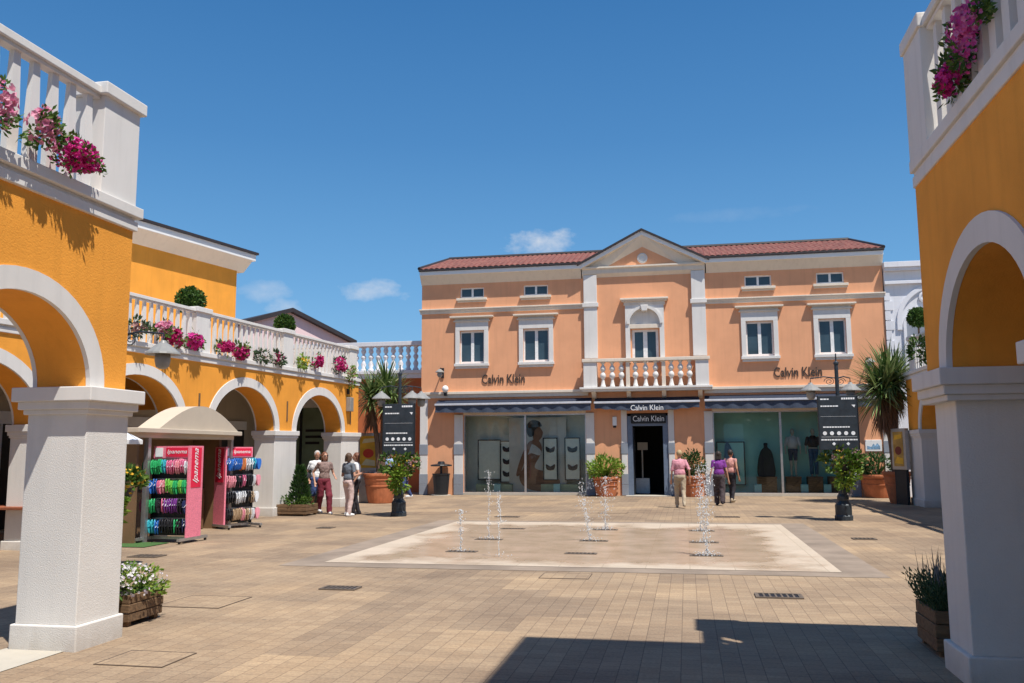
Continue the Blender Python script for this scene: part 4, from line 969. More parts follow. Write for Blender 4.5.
def wall_lamp(x, label):
    t = thing('wall_lamp', label, 'wall lamp', (x, YF-.01, 4.6), 'wall lamps of the peach shop')
    MB().box(x-.06, x+.06, YF-.05, YF+.0, 4.58, 4.98).build('bracket', 'dark', t, bevel=.01)
    MB().tube([(x, YF-.04, 4.9), (x, YF-.3, 4.95), (x, YF-.42, 4.88)], .025, 8).build('arm', 'dark', t)
    MB().lathe([(.05, 4.90), (.17, 4.80), (.18, 4.77), (.10, 4.77), (.11, 4.66), (.06, 4.58), (.03, 4.57)], x, YF-.42, 14).build('shade', 'lantern', t)
wall_lamp(-9.42, 'small black wall lamp high on the left end of the peach wall'); wall_lamp(6.55, 'small black wall lamp on the right end of the peach wall beside the yucca')
t = thing('security_camera', 'white dome camera on the ledge at the left end of the peach wall', 'camera', (-9.25, YF-.2, 4.0))
MB().box(-9.30, -9.20, YF-.25, YF-.1, 3.86, 4.03).build('bracket', 'dark', t); MB().ell((-9.25, YF-.22, 4.13), (.13, .13, .14), 14, 10).build('dome', 'fascia', t, smooth=True)
t = thing('wall_plaque', 'pale blue painted tile plaque on the peach wall above the round shrub', 'plaque', (6.6, YF-.02, 1.8))
MB().box(6.30, 6.86, YF-.035, YF+.01, 1.60, 2.01).build('panel', 'fascia', t, bevel=.01)
M['bluepaint'] = plain('blue_glaze', (.22, .38, .55), .4, 0, .5, 14)
w = MB(); w.prism([(6.36, 1.68), (6.80, 1.68), (6.80, 1.78), (6.70, 1.9), (6.64, 1.80), (6.58, 1.88), (6.5, 1.76), (6.36, 1.8)], 'y', YF-.04, YF-.034); w.build('painted_scene', 'bluepaint', t)
t = thing('alarm_box', 'small white alarm box on the wall left of the shop door', 'alarm box', (-2.62, YF-.02, 2.75))
MB().box(-2.72, -2.56, YF-.1, YF+.01, 2.62, 2.96).build('housing', 'fascia', t, bevel=.02); MB().box(-2.70, -2.58, YF-.11, YF-.09, 2.54, 2.62).build('siren', 'dark', t)
t = thing('arcade_speaker', 'grey wall box under a small sign near the far end of the left arcade', 'wall box', x2((.05, 26.35, 3.2)))
MB(x2).box(.0, .16, 26.25, 26.5, 2.9, 3.35).build('housing', 'lantern', t, bevel=.02); MB(x2).box(.0, .05, 26.3, 26.42, 3.45, 3.62).build('badge', 'dark', t)
t = thing('small_post_sign', 'small white square sign on a pale post beside the left white pillar', 'sign', (-8.36, 11.75, 0))
MB().cbox(-8.36, 11.75, .06, .06, 0, 2.3).build('post', 'galfloor', t); MB().box(-8.48, -8.24, 11.68, 11.71, 2.0, 2.28).build('plate', 'fascia', t)
MB().box(-8.41, -8.31, 11.675, 11.678, 2.06, 2.22).build('pictogram', 'valance', t)
MB().lathe([(.02, 2.0), (.30, 1.86), (.30, 1.80)], -8.26, 11.75, 4, rot=R(45)).build('canopy', 'fascia', t)

# ------------------------------------------------------------------ kiosk
t = thing('market_kiosk', 'beige kiosk with barrel shaped canvas roof behind the flip-flop racks', 'kiosk', (-10.6, 16.6, 0))
KX0, KX1, KY0, KY1 = -11.0, -10.0, 14.55, 18.35
arcp = [(KY0+.75+(KY1-KY0-.75)*i/16, 2.14+.50*math.sin(math.pi*i/16)) for i in range(17)]
MB().prism(arcp, 'x', KX0+.55, KX1+.05).build('barrel_roof', 'canvas', t, smooth=False)
MB().box(KX0, KX1+.12, KY0, KY1+.05, 2.05, 2.14).build('fascia', 'canvas', t, bevel=.01)
MB().box(KX0, KX1+.0, KY0+.1, KY1-.1, 1.96, 2.05).build('beam', 'canvas', t)
for y in (KY0+.55, KY1-.15): MB().cbox(KX1-.05, y, .09, .09, 0, 2.0).build('post', 'chrome', t)
MB().box(KX0, KX0+.06, KY0+.3, KY1-.1, 0, 2.0).build('rear_panel', 'brownwall', t)
MB().box(KX0+.06, KX1-.3, KY1-.2, KY1-.1, 0, 2.0).build('side_panel', 'brownwall', t); MB().box(KX0+.06, KX1-.1, KY0+.3, KY0+.36, 0, 2.0).build('side_panel', 'brownwall', t)
MB().box(KX0+.06, KX1-.55, KY0+.4, KY1-.3, .0, .9).build('counter', 'brownwall', t, bevel=.02)
gm = MB(); gm.add([(-10.4, 14.3, .012), (-9.5, 14.3, .012), (-9.5, 15.1, .012), (-10.4, 15.1, .012)], [(0, 1, 2, 3)]); M['mat'] = plain('green_mat', (.05, .12, .03), .95, 0, .3, 40)
o = gm.build('turf_mat', 'mat', None, fix=False, loc=(-9.95, 14.7, .012)); tag(o, 'green turf mat under the left flip-flop rack', 'mat')

# ------------------------------------------------------------------ flip-flop racks
SCOL = {'green': (.03, .42, .14), 'pink': (.70, .16, .30), 'blue': (.03, .16, .55), 'black': (.02, .02, .025), 'purple': (.22, .05, .32), 'turquoise': (.05, .45, .55), 'lime': (.18, .55, .08), 'white': (.70, .72, .75), 'navy': (.02, .03, .10), 'tan': (.45, .32, .20), 'rose': (.75, .30, .36), 'orange': (.75, .25, .08)}
for k, v in SCOL.items(): M['s_'+k] = plain('rubber_'+k, v, .5, 0, .12, 20)
protos = {}
def sandal(colname, label, group, loc, rz):
    if colname not in protos:
        w = MB(); n = 14
        for sgn in (-1, 1):
            oy = sgn*.024
            pts = [(math.cos(2*math.pi*i/n), math.sin(2*math.pi*i/n)) for i in range(n)]
            w.prism([(.050*(1+.22*b)*a, -.13+.13*b) for a, b in pts], 'x', oy-.009, oy+.009)
        root = w.build('flip_flops', 's_'+colname, loc=(0, 0, 0), bevel=.004)
        s = MB()
        for sgn in (-1, 1):
            oy = sgn*.024+.012; s.tube([(oy, -.045, -.13), (oy+.03*1, 0, -.07), (oy, .0, -.045)], .006, 5); s.tube([(oy, .045, -.13), (oy+.03, 0, -.07)], .006, 5)
        s.build('strap', 's_white' if colname in ('blue', 'navy', 'purple', 'pink') else 's_'+colname, root)
        protos[colname] = root; o = root
    else: o = copy_tree(protos[colname])
    o.location = loc; o.rotation_euler = (R(4), 0, rz); tag(o, label, 'flip-flops', group); return o
def rack(x, y, rz, which, rows_, backs):
    t = thing('shoe_rack', f'pink and red {which} flip-flop display rack on steel feet', 'display rack', (0, 0, 0), 'flip-flop display racks')
    W, D, H = (.88 if which == 'left' else .78), .46, 1.80                      # local: long face to -Y, end panel to +X
    MB().box(-W/2, W/2, -.03, .03, .12, 1.76).build('core_panel', 'dark', t)
    sg = 1 if which == 'left' else -1             # the printed end panel; the other end carries sandals too
    ep = MB().box(sg*W/2-.02, sg*W/2+.02, -D/2, D/2, .10, H).build('end_panel', 'pinkp', t, bevel=.004)
    xa, xb = sorted((sg*(W/2+.0202), sg*(W/2+.026)))
    MB().box(xa, xb, -D/2+.07, D/2-.07, 1.02, H-.03).build('red_field', 'redp', ep)
    text('Ipanema', .66, .20, 'lettering', 'white_letter', ep, 0, 0, 0, .004, .45, lambda u, w, d: (sg*(W/2+.027+d), sg*(.09-w), 1.10+u))
    MB().box(-sg*W/2-.012, -sg*W/2+.012, -.05, .05, .10, 1.6).build('end_post', 'dark', t)
    hd = MB().box(-W/2+.02, W/2-.02, -.07, .07, 1.57, H).build('header', 'pinkp', t)
    MB().box(-.15, W/2-.06, -.078, -.0705, 1.60, 1.77).build('red_field', 'redp', hd)
    text('Ipanema', .42, .10, 'lettering', 'white_letter', hd, -.12, -.0785, 1.635, .004, .25)
    MB().box(-W/2+.06, -W/2+.22, -.078, -.0705, 1.60, 1.77).build('logo_field', 'white_letter', hd)
    f = MB()
    for s_ in (-1, 1): f.box(s_*W/2-.03, s_*W/2+.03, -.46, .46, .05, .10)
    f.box(-W/2, W/2, -.03, .03, .05, .10); f.build('foot_frame', 'chrome', t)
    for sx in (-1, 1):
        for sy in (-1, 1):
            c = MB(); k = MB().lathe([(.03, -.012), (.03, .012)], 0, 0, 10); c.add([(sx*W/2+v[2], sy*.42+v[0], .03+v[1]) for v in k.v], k.f); c.build('castor', 'dark', t)
    for i in range(4):
        h = MB(); z = 1.54-.37*i; h.box(-W/2+.02, W/2-.02, -.045, -.03, z-.01, z+.02); h.box(-W/2+.02, W/2-.02, .03, .045, z-.01, z+.02)
        for k in range(7): xx = -W/2+.09+k*(W-.18)/6; h.box(xx-.004, xx+.004, -.20, -.04, z, z+.008); h.box(xx-.004, xx+.004, .04, .2, z, z+.008)
        h.build('hook_rail', 'chrome', t)
    t.location = (x, y, 0); t.rotation_euler = (0, 0, rz)
    names = ['top', 'second', 'third', 'bottom']; Rm = Matrix.Rotation(rz, 3, 'Z')
    for i, cs in enumerate(rows_):
        nn = 9; cl = [cs[int(k*len(cs)/nn)] for k in range(nn)]
        for k, cn in enumerate(cl):
            z = 1.545-.37*i
            for m_ in (0, 1):
                p = Rm @ Vector((-W/2+.06+k*(W-.12)/(nn-1)+rng.uniform(-.02, .02), -.10-.10*m_+rng.uniform(-.02, .02), z))
                sandal(cn, f'{cn} flip-flops in the {names[i]} row on the front of the {which} rack', f'{cn} flip-flops in the {names[i]} row, {which} rack front', (x+p.x, y+p.y, z+rng.uniform(-.025, .02)), rz+R(rng.uniform(-28, 28)))
        for k in range(3):
            p = Rm @ Vector((-sg*(W/2+.10+rng.uniform(-.02, .03)), -.12+.11*k, z)); cn = cs[(k+i) % len(cs)]
            sandal(cn, f'{cn} flip-flops in the {names[i]} row at the open end of the {which} rack', f'{cn} flip-flops in the {names[i]} row, {which} rack end', (x+p.x, y+p.y, z), rz+R(90+rng.uniform(-20, 20)))
    for i, cn in enumerate(backs):
        for k in range(3):
            z = 1.545-.37*i; p = Rm @ Vector((W/2-.06-.10*k, .20, z))
            sandal(cn, f'{cn} flip-flops in the {names[i]} row on the rear of the {which} rack', f'{cn} flip-flops in the {names[i]} row, {which} rack rear', (x+p.x, y+p.y, z), rz)
rack(-9.62, 15.35, R(-2), 'left', [['green', 'green', 'turquoise', 'pink', 'rose', 'pink', 'white'], ['blue', 'pink', 'rose', 'lime', 'green', 'lime', 'green'], ['green', 'black', 'pink', 'purple', 'purple', 'black', 'navy'], ['turquoise', 'blue', 'black', 'black', 'green', 'black', 'navy']], ['green', 'navy', 'turquoise', 'black'])
rack(-10.0, 18.4, R(60), 'right', [['blue', 'blue', 'blue', 'orange', 'white', 'turquoise'], ['rose', 'rose', 'black', 'pink', 'black', 'white'], ['black', 'black', 'white', 'white', 'black', 'tan'], ['black', 'tan', 'tan', 'rose', 'tan', 'white']], ['blue', 'rose', 'black', 'tan'])

# ------------------------------------------------------------------ bench glimpsed in the arcade, display contents
t = thing('cafe_table', 'reddish wooden table with iron legs in the arcade behind the left pillar', 'table', (-11.75, 13.8, 0))
MB().box(-12.4, -11.2, 13.45, 14.1, .70, .75).build('table_top', wood('red_wood', (.30, .09, .04)), t, bevel=.01)
for sx in (-12.25, -11.35): MB().tube([(sx-.12, 13.8, 0), (sx, 13.8, .35), (sx-.1, 13.8, .7)], .03, 8).build('leg', 'dark', t)
t = thing('potted_shrub', 'small leafy plant on the arcade floor beside the wooden table', 'potted plant', (-11.2, 14.9, 0)); pot(t, -11.2, 14.9, .45, .18, .24)
b = MB(); cloud(b, (-11.2, 14.9, .62), (.3, .3, .28), 260, .1, random.Random(9), 12, .4, .4); b.build('foliage', 'leaf', t, fix=False)

M['skin'] = plain('skin', (.50, .27, .18), .55, 0, .05); M['skin_tan'] = plain('tanned_skin', (.42, .21, .13), .55, 0, .05)
M['posterbg'] = plain('grey_photo_ground', (.60, .58, .53), .6, 0, .15, .8); M['printskin'] = plain('printed_brown_skin', (.27, .135, .08), .6, 0, .3, 2.5); M['printhair'] = plain('printed_dark_hair', (.03, .02, .016), .6, 0, .4, 9); M['printwhite'] = plain('printed_white_cloth', (.62, .62, .6), .6)
t = thing('display_poster', 'tall photographic poster of a kneeling woman in the left shop window', 'poster', (-5.6, 34.3, .1))
MB().box(-6.9, -4.62, 34.30, 34.34, .10, 3.0).build('board', 'posterbg', t)
def flat(pts, name, mat, y): MB().prism(pts, 'y', y-.003, y).build(name, mat, t)
smooth = lambda pts, n=6: [tuple((Vector(pts[i]).to_2d()*(.5*(2-3*u+0) if False else 1)).to_tuple()) for i in range(len(pts)) for u in (0,)]
def curve(pts, n=5):
    o = []; m_ = len(pts)
    for i in range(m_):
        p0, p1, p2, p3 = (Vector(pts[(i+k) % m_]) for k in (-1, 0, 1, 2))
        for k in range(n):
            u = k/n; o.append(tuple(.5*((2*p1)+(p2-p0)*u+(2*p0-5*p1+4*p2-p3)*u*u+(-p0+3*p1-3*p2+p3)*u**3)))
    return o
flat(curve([(-5.95, 2.12), (-5.72, 2.1), (-5.58, 1.82), (-5.66, 1.5), (-5.86, 1.15), (-5.8, .98), (-5.3, .86), (-4.95, .62), (-4.9, .42), (-5.3, .36), (-5.0, .2), (-5.1, .13), (-5.9, .14), (-6.35, .34), (-6.5, .7), (-6.32, 1.05), (-6.2, 1.4), (-6.12, 1.85)]), 'printed_body', 'printskin', 34.298)
flat(curve([(-5.95, 2.6), (-5.72, 2.66), (-5.56, 2.48), (-5.54, 2.36), (-5.60, 2.2), (-5.76, 2.05), (-5.92, 2.14)]), 'printed_face', 'printskin', 34.295)
flat(curve([(-6.2, 2.5), (-6.16, 2.75), (-5.95, 2.9), (-5.68, 2.84), (-5.58, 2.66), (-5.72, 2.62), (-5.86, 2.5), (-5.92, 2.28), (-6.1, 2.25)]), 'printed_hair', 'printhair', 34.292)
flat(curve([(-6.12, 1.85), (-5.95, 1.95), (-5.64, 1.72), (-5.68, 1.52), (-6.0, 1.6), (-6.16, 1.55)]), 'printed_top', 'printwhite', 34.291)
flat(curve([(-6.62, .78), (-6.48, .75), (-6.32, 1.15), (-5.98, 1.98), (-6.12, 2.02), (-6.42, 1.45)]), 'printed_arm', 'printskin', 34.289)
def framed(x, w, z0, z1, y, label, pieces, fill=None):
    t = thing('garment_display', label, 'garment display', (x, y, z0), 'garment frames in the shop windows')
    f = MB()
    for q in ((x-w/2, x-w/2+.04, z0, z1), (x+w/2-.04, x+w/2, z0, z1), (x-w/2+.04, x+w/2-.04, z1-.04, z1), (x-w/2+.04, x+w/2-.04, z0, z0+.04)): f.box(q[0], q[1], y-.03, y+.03, q[2], q[3])
    f.build('frame', 'dark', t); MB().box(x-w/2+.04, x+w/2-.04, y+.01, y+.02, z0+.04, z1-.04).build('back_panel', fill or 'interior', t)
    for k in range(pieces):
        zz = z0+(z1-z0)*(k+.75)/(pieces+.4)
        g_ = MB().prism(curve([(x-w*.3, zz+.10), (x-w*.05, zz+.03), (x+w*.05, zz+.03), (x+w*.3, zz+.10), (x+w*.26, zz-.08), (x+.03, zz-.13), (x-.03, zz-.13), (x-w*.26, zz-.08)]), 'y', y-.03, y+.0).build('garment', 'black', t)
framed(-7.75, .95, .55, 2.15, 34.5, 'wide frame of pale garments at the left of the left shop window', 0)
framed(-7.0, .55, .45, 2.1, 34.35, 'tall frame with three dark swim tops left of the woman poster', 3)
framed(-5.2+.0, .55, .5, 2.15, 34.15, 'frame with black bikini just right of the woman poster', 2) if False else framed(-5.22, .58, .55, 2.2, 34.1, 'frame with black bikini set nearest the woman poster', 2)
framed(-4.35, .62, .55, 2.2, 34.1, 'frame with black bikini at the right end of the left window', 2)
framed(1.65, 1.05, .35, 2.0, 34.6, 'wide dark frame with hanging blue jeans in the right shop window', 0, 'teal')
w = MB(); M['denim'] = plain('denim', (.04, .10, .18), .8, 0, .3, 12)
w.prism(curve([(1.45, 1.85), (1.62, 1.88), (1.95, .85), (1.85, .75), (1.7, .95), (1.6, 1.2), (1.5, .8), (1.38, .85)]), 'y', 34.48, 34.53); o = w.build('hanging_jeans', 'denim', None, loc=(1.65, 34.5, .8)); tag(o, 'blue jeans hanging in the wide frame of the right window', 'jeans')
def crate(x, y, w, h, label):
    t = thing('wooden_crate', label, 'crate', (x, y, .07), 'display crates in the right window')
    MB().box(x-w/2, x+w/2, y-.25, y+.25, .07, .07+h).build('box', 'crate', t)
    f = MB(); f.box(x-w/2-.01, x+w/2+.01, y-.27, y-.25, .07, .13); f.box(x-w/2-.01, x+w/2+.01, y-.27, y-.25, .01+h, .07+h); f.build('batten', 'oldwood', t)
    f = MB(); f.prism([(x-w/2, .13), (x-w/2+.08, .13), (x+w/2, .01+h), (x+w/2-.08, .01+h)], 'y', y-.268, y-.25); f.build('brace', 'oldwood', t)
crate(2.9, 34.15, .68, .62, 'wooden crate under the dark bust in the right window'); crate(3.85, 34.2, .52, .62, 'wooden crate under the pale top mannequin'); crate(4.6, 34.15, .52, .62, 'wooden crate under the black shirt mannequin'); crate(5.4, 34.3, .6, .62, 'wooden crate at the right end of the right window')
o = MB().prism(curve([(2.62, .69), (2.62, 1.25), (2.72, 1.62), (2.84, 1.78), (2.84, 1.92), (2.97, 1.92), (2.97, 1.78), (3.1, 1.62), (3.18, 1.25), (3.18, .69)]), 'y', 34.05, 34.28).build('dress_bust', 'black', None, loc=(2.9, 34.15, .69), bevel=.05); tag(o, 'black dressed bust standing on a crate in the right window', 'dress form')
def mannequin(x, y, label, top, leg):
    t = thing('mannequin', label, 'mannequin', (x, y, .69), 'mannequins in the right shop window'); z = .69
    b = MB()
    for s_ in (-1, 1):
        b.cap((x+s_*.08, y-.03, z+.05), (x+s_*.08, y, z+.45), .035, .05); b.cap((x+s_*.08, y, z+.45), (x+s_*.09, y, z+.9), .055, .085); b.cap((x+s_*.2, y, z+1.38), (x+s_*.27, y, z+1.1), .04, .035); b.cap((x+s_*.27, y, z+1.1), (x+s_*.26, y-.05, z+.85), .033, .028); b.cap((x+s_*.09, y, z+.03), (x+s_*.09, y-.14, z+.02), .035, .03)
    b.ell((x, y, z+1.02), (.17, .11, .16)); b.ell((x, y, z+1.28), (.18, .11, .2)); b.cap((x, y, z+1.4), (x, y, z+1.55), .05, .045); b.ell((x, y, z+1.65), (.08, .095, .115))
    o = b.build('figure', 'galfloor', t, smooth=True); o.modifiers.new('r', 'REMESH').voxel_size = .02
    b = MB(); b.ell((x, y, z+1.25), (.21, .14, .27))
    for s_ in (-1, 1): b.cap((x+s_*.19, y, z+1.4), (x+s_*.25, y, z+1.18), .07, .06)
    b.build('top', top, t, smooth=True)
    b = MB()
    for s_ in (-1, 1): b.cap((x+s_*.085, y, z+(.12 if leg == 'denim' else .62)), (x+s_*.085, y, z+.95), .07, .105)
    b.ell((x, y, z+.97), (.185, .125, .12)); b.build('trousers', leg, t, smooth=True)
mannequin(3.88, 34.2, 'left mannequin in pale top and shorts on a crate in the right window', 'printwhite', 'valance'); mannequin(4.6, 34.15, 'right mannequin in black shirt and blue jeans on a crate', 'black', 'denim')
M['cyanbox'] = plain('pale_blue_cube', (.30, .62, .68), .5)
for x, lab in ((-7.3, 'pale blue cube on the plinth beside the three swim tops'), (-4.95, 'pale blue cube between the two bikini frames'), (2.55, 'pale blue cube left of the black dressed bust'), (4.2, 'pale blue cube between the two mannequins'), (5.0, 'pale blue cube right of the black shirt mannequin')):
    o = MB().box(x-.13, x+.13, 33.85, 34.05, .07 if x > 0 else .1, .42).build('display_cube', 'cyanbox', None, loc=(x, 33.95, .1), bevel=.01); tag(o, lab, 'display cube', 'pale blue cubes in the shop windows')
M['plinthgreen'] = plain('green_plinth', (.32, .42, .30), .7)
for x0, x1, lab in ((-8.2, -6.75, 'low green plinth at the left of the left shop window'), (-5.6, -4.1, 'low green plinth under the two bikini frames')):
    o = MB().box(x0, x1, 34.06, 34.62, .07, .40).build('display_plinth', 'plinthgreen', None, loc=((x0+x1)/2, 34.3, .07), bevel=.01); tag(o, lab, 'plinth')
t = thing('display_table', 'white display table with a lamp stem inside the dark doorway', 'table', (-1.75, 35.2, 0))
MB().box(-2.0, -1.45, 35.0, 35.4, .02, .6).build('block', 'wframe', t); MB().tube([(-1.72, 35.2, .6), (-1.72, 35.2, 1.9)], .03, 8).build('stem', 'warmtrim', t); MB().box(-1.9, -1.5, 35.15, 35.25, 1.7, 2.0).build('sign_plate', 'canvas', t)

# ------------------------------------------------------------------ people
HAIR = {'blond': (.42, .30, .16), 'grey': (.45, .43, .42), 'brown': (.09, .05, .03), 'dark': (.03, .02, .016), 'auburn': (.16, .06, .03)}
for k, v in HAIR.items(): M['h_'+k] = plain('hair_'+k, v, .6, 0, .3, 40)
CL = {'maroon': (.16, .02, .035), 'floral': (.25, .17, .15), 'greytee': (.13, .15, .18), 'palepink': (.60, .45, .42), 'pinkblouse': (.60, .27, .32), 'sand': (.42, .34, .24), 'violet': (.20, .04, .27), 'patterned': (.06, .045, .05), 'salmon': (.62, .30, .26), 'charcoal': (.025, .022, .028), 'white': (.75, .75, .75), 'blue': (.05, .08, .20), 'purplegrey': (.16, .14, .22), 'lightblue': (.30, .42, .62), 'wine': (.20, .04, .06)}
for k, v in CL.items(): M['c_'+k] = plain('cloth_'+k, v, .85, 0, .45 if k in ('floral', 'patterned') else .12, 22 if k in ('floral', 'patterned') else 6, bs=.1)
def person(label, x, y, face, hgt=1.64, top='white', bot='maroon', hair='brown', hairlen=.16, stride=.16, legw=1., sleeve=.5, hands=None, shorts=False, shoe='white', bag=None, glasses=False, lean=0., turn=0., skin='skin', build=1., loose=1.):
    k = hgt/1.64; V = lambda a, b, c: Vector((a*k, b*k+lean*max(0, c-.9), c*k))
    hands = hands or [(.27, -.04, .78), (-.27, .04, .78)]
    B, T, Q = MB(), MB(), MB()
    hipL, hipR = V(.085, 0, .86), V(-.085, 0, .86)
    feet = []
    for sgn, hip in ((1, hipL), (-1, hipR)):
        st = stride*sgn; ank = V(.085*sgn, -st, .075+(.05 if st < 0 and stride > .1 else 0)); kn = (hip+ank)/2+Vector((0, -.05*k-abs(st)*.12, .01))
        B.cap(hip, kn, .082*k*build, .055*k); B.cap(kn, ank, .052*k, .035*k)
        hl = ank+Vector((0, .035*k, -.035*k)); toe = ank+Vector((0, -.155*k, -.045*k)); B.cap(hl, toe, .036*k, .03*k); feet.append((hl, toe))
        e = kn+(hip-kn)*.0 if shorts else ank+Vector((0, 0, .02))
        Q.cap(hip+Vector((0, 0, .02)), kn, .100*k*legw*build, .078*k*legw*loose)
        if not shorts: Q.cap(kn, e, .076*k*legw*loose, .062*k*legw*loose)
    Q.ell(V(0, 0, .90), (.168*k*build, .128*k*build, .12*k)); B.ell(V(0, 0, .90), (.155*k*build, .112*k*build, .12*k))
    B.ell(V(0, 0, 1.08), (.125*k*build, .092*k*build, .17*k)); B.ell(V(0, -.005, 1.25), (.150*k*build, .10*k*build, .16*k)); B.cap(V(.12, 0, 1.33), V(-.12, 0, 1.33), .055*k, .055*k)
    B.cap(V(0, .0, 1.33), V(0, -.012, 1.46), .05*k, .045*k)
    T.ell(V(0, 0, 1.00), (.160*k*build, .122*k*build, .17*k)); T.ell(V(0, -.005, 1.22), (.165*k*build, .118*k*build, .20*k)); T.cap(V(.125, 0, 1.335), V(-.125, 0, 1.335), .062*k, .062*k)
    for sgn, hd in zip((1, -1), hands):
        sh = V(.165*sgn, 0, 1.335); hd = V(*hd); mid = (sh+hd)/2; d = (hd-sh); ln = d.length; b_ = math.sqrt(max(.0, (.285*k)**2-(ln/2)**2)) if ln < .57*k else .0
        out_ = Vector((.35*sgn, .8, -.3)).normalized(); out_ = (out_-d.normalized()*out_.dot(d.normalized())).normalized(); el = mid+out_*b_
        B.cap(sh, el, .043*k, .035*k); B.cap(el, hd, .034*k, .024*k)
        fd = (hd-el).normalized(); sd = fd.cross(Vector((0, 1, 0))).normalized(); B.cap(hd, hd+fd*.07*k, .026*k, .03*k)
        for i in range(4): o_ = sd*(.024*(i-1.5)/1.5)*k; p_ = hd+fd*.085*k+o_; B.cap(p_, p_+fd*(.055-.006*abs(i-1.4))*k+Vector((0, -.014, -.006)), .0095*k, .008*k, 6)
        B.cap(hd+fd*.02*k+sd*.026*k, hd+fd*.06*k+sd*.045*k+Vector((0, -.02, 0)), .0105*k, .009*k, 6)
        if sleeve > 0:
            T.cap(sh, sh+(el-sh)*min(1, sleeve*1.0), .058*k, .05*k)
            if sleeve > 1: T.cap(el, el+(hd-el)*(sleeve-1), .046*k, .036*k)
    hc = V(0, -.02, 1.545); B.ell(hc, (.072*k, .088*k, .105*k)); B.ell(hc+Vector((0, -.035*k, -.05*k)), (.05*k, .05*k, .055*k))
    B.cap(hc+Vector((0, -.086*k, .005*k)), hc+Vector((0, -.102*k, -.022*k)), .010*k, .014*k, 6)
    for sgn in (1, -1): B.ell(hc+Vector((.073*sgn*k, .008*k, -.005*k)), (.012*k, .022*k, .032*k), 8, 6)
    B.ell(hc+Vector((0, -.082*k, -.055*k)), (.022*k, .010*k, .008*k), 8, 6)
    root = B.build('person', skin if False else 'skin' if skin == 'skin' else 'skin_tan', None, smooth=True, loc=(0, 0, 0))
    m_ = root.modifiers.new('skin', 'REMESH'); m_.voxel_size = .0115; m_.use_smooth_shade = True
    s_ = root.modifiers.new('soft', 'SMOOTH'); s_.iterations = 2
    def garment(mb, name, mat, vox=.016):
        o = mb.build(name, mat, root, smooth=True); a = o.modifiers.new('skin', 'REMESH'); a.voxel_size = vox; a.use_smooth_shade = True; b2 = o.modifiers.new('soft', 'SMOOTH'); b2.iterations = 4
        tx = bpy.data.textures.get('folds') or bpy.data.textures.new('folds', 'CLOUDS'); tx.noise_scale = .09
        dp = o.modifiers.new('folds', 'DISPLACE'); dp.texture = tx; dp.strength = .03; dp.mid_level = .5
        return o
    garment(T, 'top', 'c_'+top); garment(Q, 'trousers', 'c_'+bot)
    H = MB(); H.ell(hc+Vector((0, .022*k, .026*k)), (.086*k, .094*k, .100*k))
    if hairlen > .05:
        for a in (-.05, -.02, .02, .05): H.cap(hc+Vector((a*k, .06*k, .03*k)), hc+Vector((a*1.2*k, .085*k, -hairlen*k)), .04*k, .022*k)
        for sgn in (1, -1): H.cap(hc+Vector((.075*sgn*k, .02*k, .03*k)), hc+Vector((.078*sgn*k, .04*k, -hairlen*.8*k)), .028*k, .018*k)
    o = H.build('hair', 'h_'+hair, root, smooth=True); a = o.modifiers.new('skin', 'REMESH'); a.voxel_size = .012; a.use_smooth_shade = True
    for hl, toe in feet:
        S = MB(); S.cap(hl+Vector((0, .01, .0)), toe+Vector((0, -.01, .0)), .043*k, .037*k); S.cap(hl+Vector((0, 0, .03)), hl+Vector((0, -.05, .03)), .042*k, .036*k)
        S.build('shoe', 'c_'+shoe, root, smooth=True)
    for sgn in (1, -1):
        e_ = MB(); e_.ell(hc+Vector((.030*sgn*k, -.081*k, .012*k)), (.011*k, .006*k, .006*k), 8, 6); e_.build('eye', 'black', root)
    if glasses:
        e_ = MB()
        for sgn in (1, -1): e_.ell(hc+Vector((.031*sgn*k, -.089*k, .012*k)), (.027*k, .008*k, .020*k), 10, 6)
        e_.build('sunglasses', 'black', root, smooth=True)
    root.location = (x, y, 0); root.rotation_euler = (0, 0, face)
    tag(root, label, 'person', 'people in the square')
    if bag:
        cm, side = bag; t = thing('shoulder_bag', label.split(' ')[0]+f' bag carried by the {label}' if False else f'{cm} shoulder bag carried by the {label}'[:200], 'bag', (x, y, 0))
        t['label'] = bag_label.get(label, f'{cm} shoulder bag'); w = MB()
        w.ell((side*.22*k, .02, .86*k), (.06, .15, .14), 12, 8); w.build('body', 'c_'+cm, t, smooth=True)
        MB().tube([(side*.22*k, -.1, .95*k), (side*.15*k, -.06, 1.3*k), (side*.10*k, .0, 1.405*k), (side*.15*k, .08, 1.3*k), (side*.22*k, .12, .95*k)], .010, 6).build('strap', 'c_'+cm, t)
        t.rotation_euler = (0, 0, face)
    return root
bag_label = {}
lab = 'woman in pink blouse and sand trousers walking towards the shop door'
bag_label[lab] = 'pale tan shoulder bag on the woman in the pink blouse'
F_AWAY = math.pi
person(lab, -.21, 26.45, F_AWAY+.1, 1.66, 'pinkblouse', 'sand', 'blond', .03, .20, 1.0, .9, [(.24, -.12, .80), (-.27, .05, .82)], shoe='sand', build=1.1)
person('woman in purple top and dark patterned trousers seen from behind', .95, 27.7, F_AWAY-.05, 1.62, 'violet', 'patterned', 'dark', .13, .16, 1.1, .55, [(.28, .02, .78), (-.28, -.02, .78)], shoe='charcoal', loose=1.25, build=1.05)
person('woman in salmon top and black trousers walking beside the purple top woman', 1.38, 29.2, F_AWAY-.5, 1.66, 'salmon', 'charcoal', 'dark', .05, .14, .9, .2, [(.25, -.14, .86), (-.26, .0, .80)], shoe='sand', skin='tan')
lab = 'woman with sunglasses in floral blouse and maroon trousers walking out of the arcade'
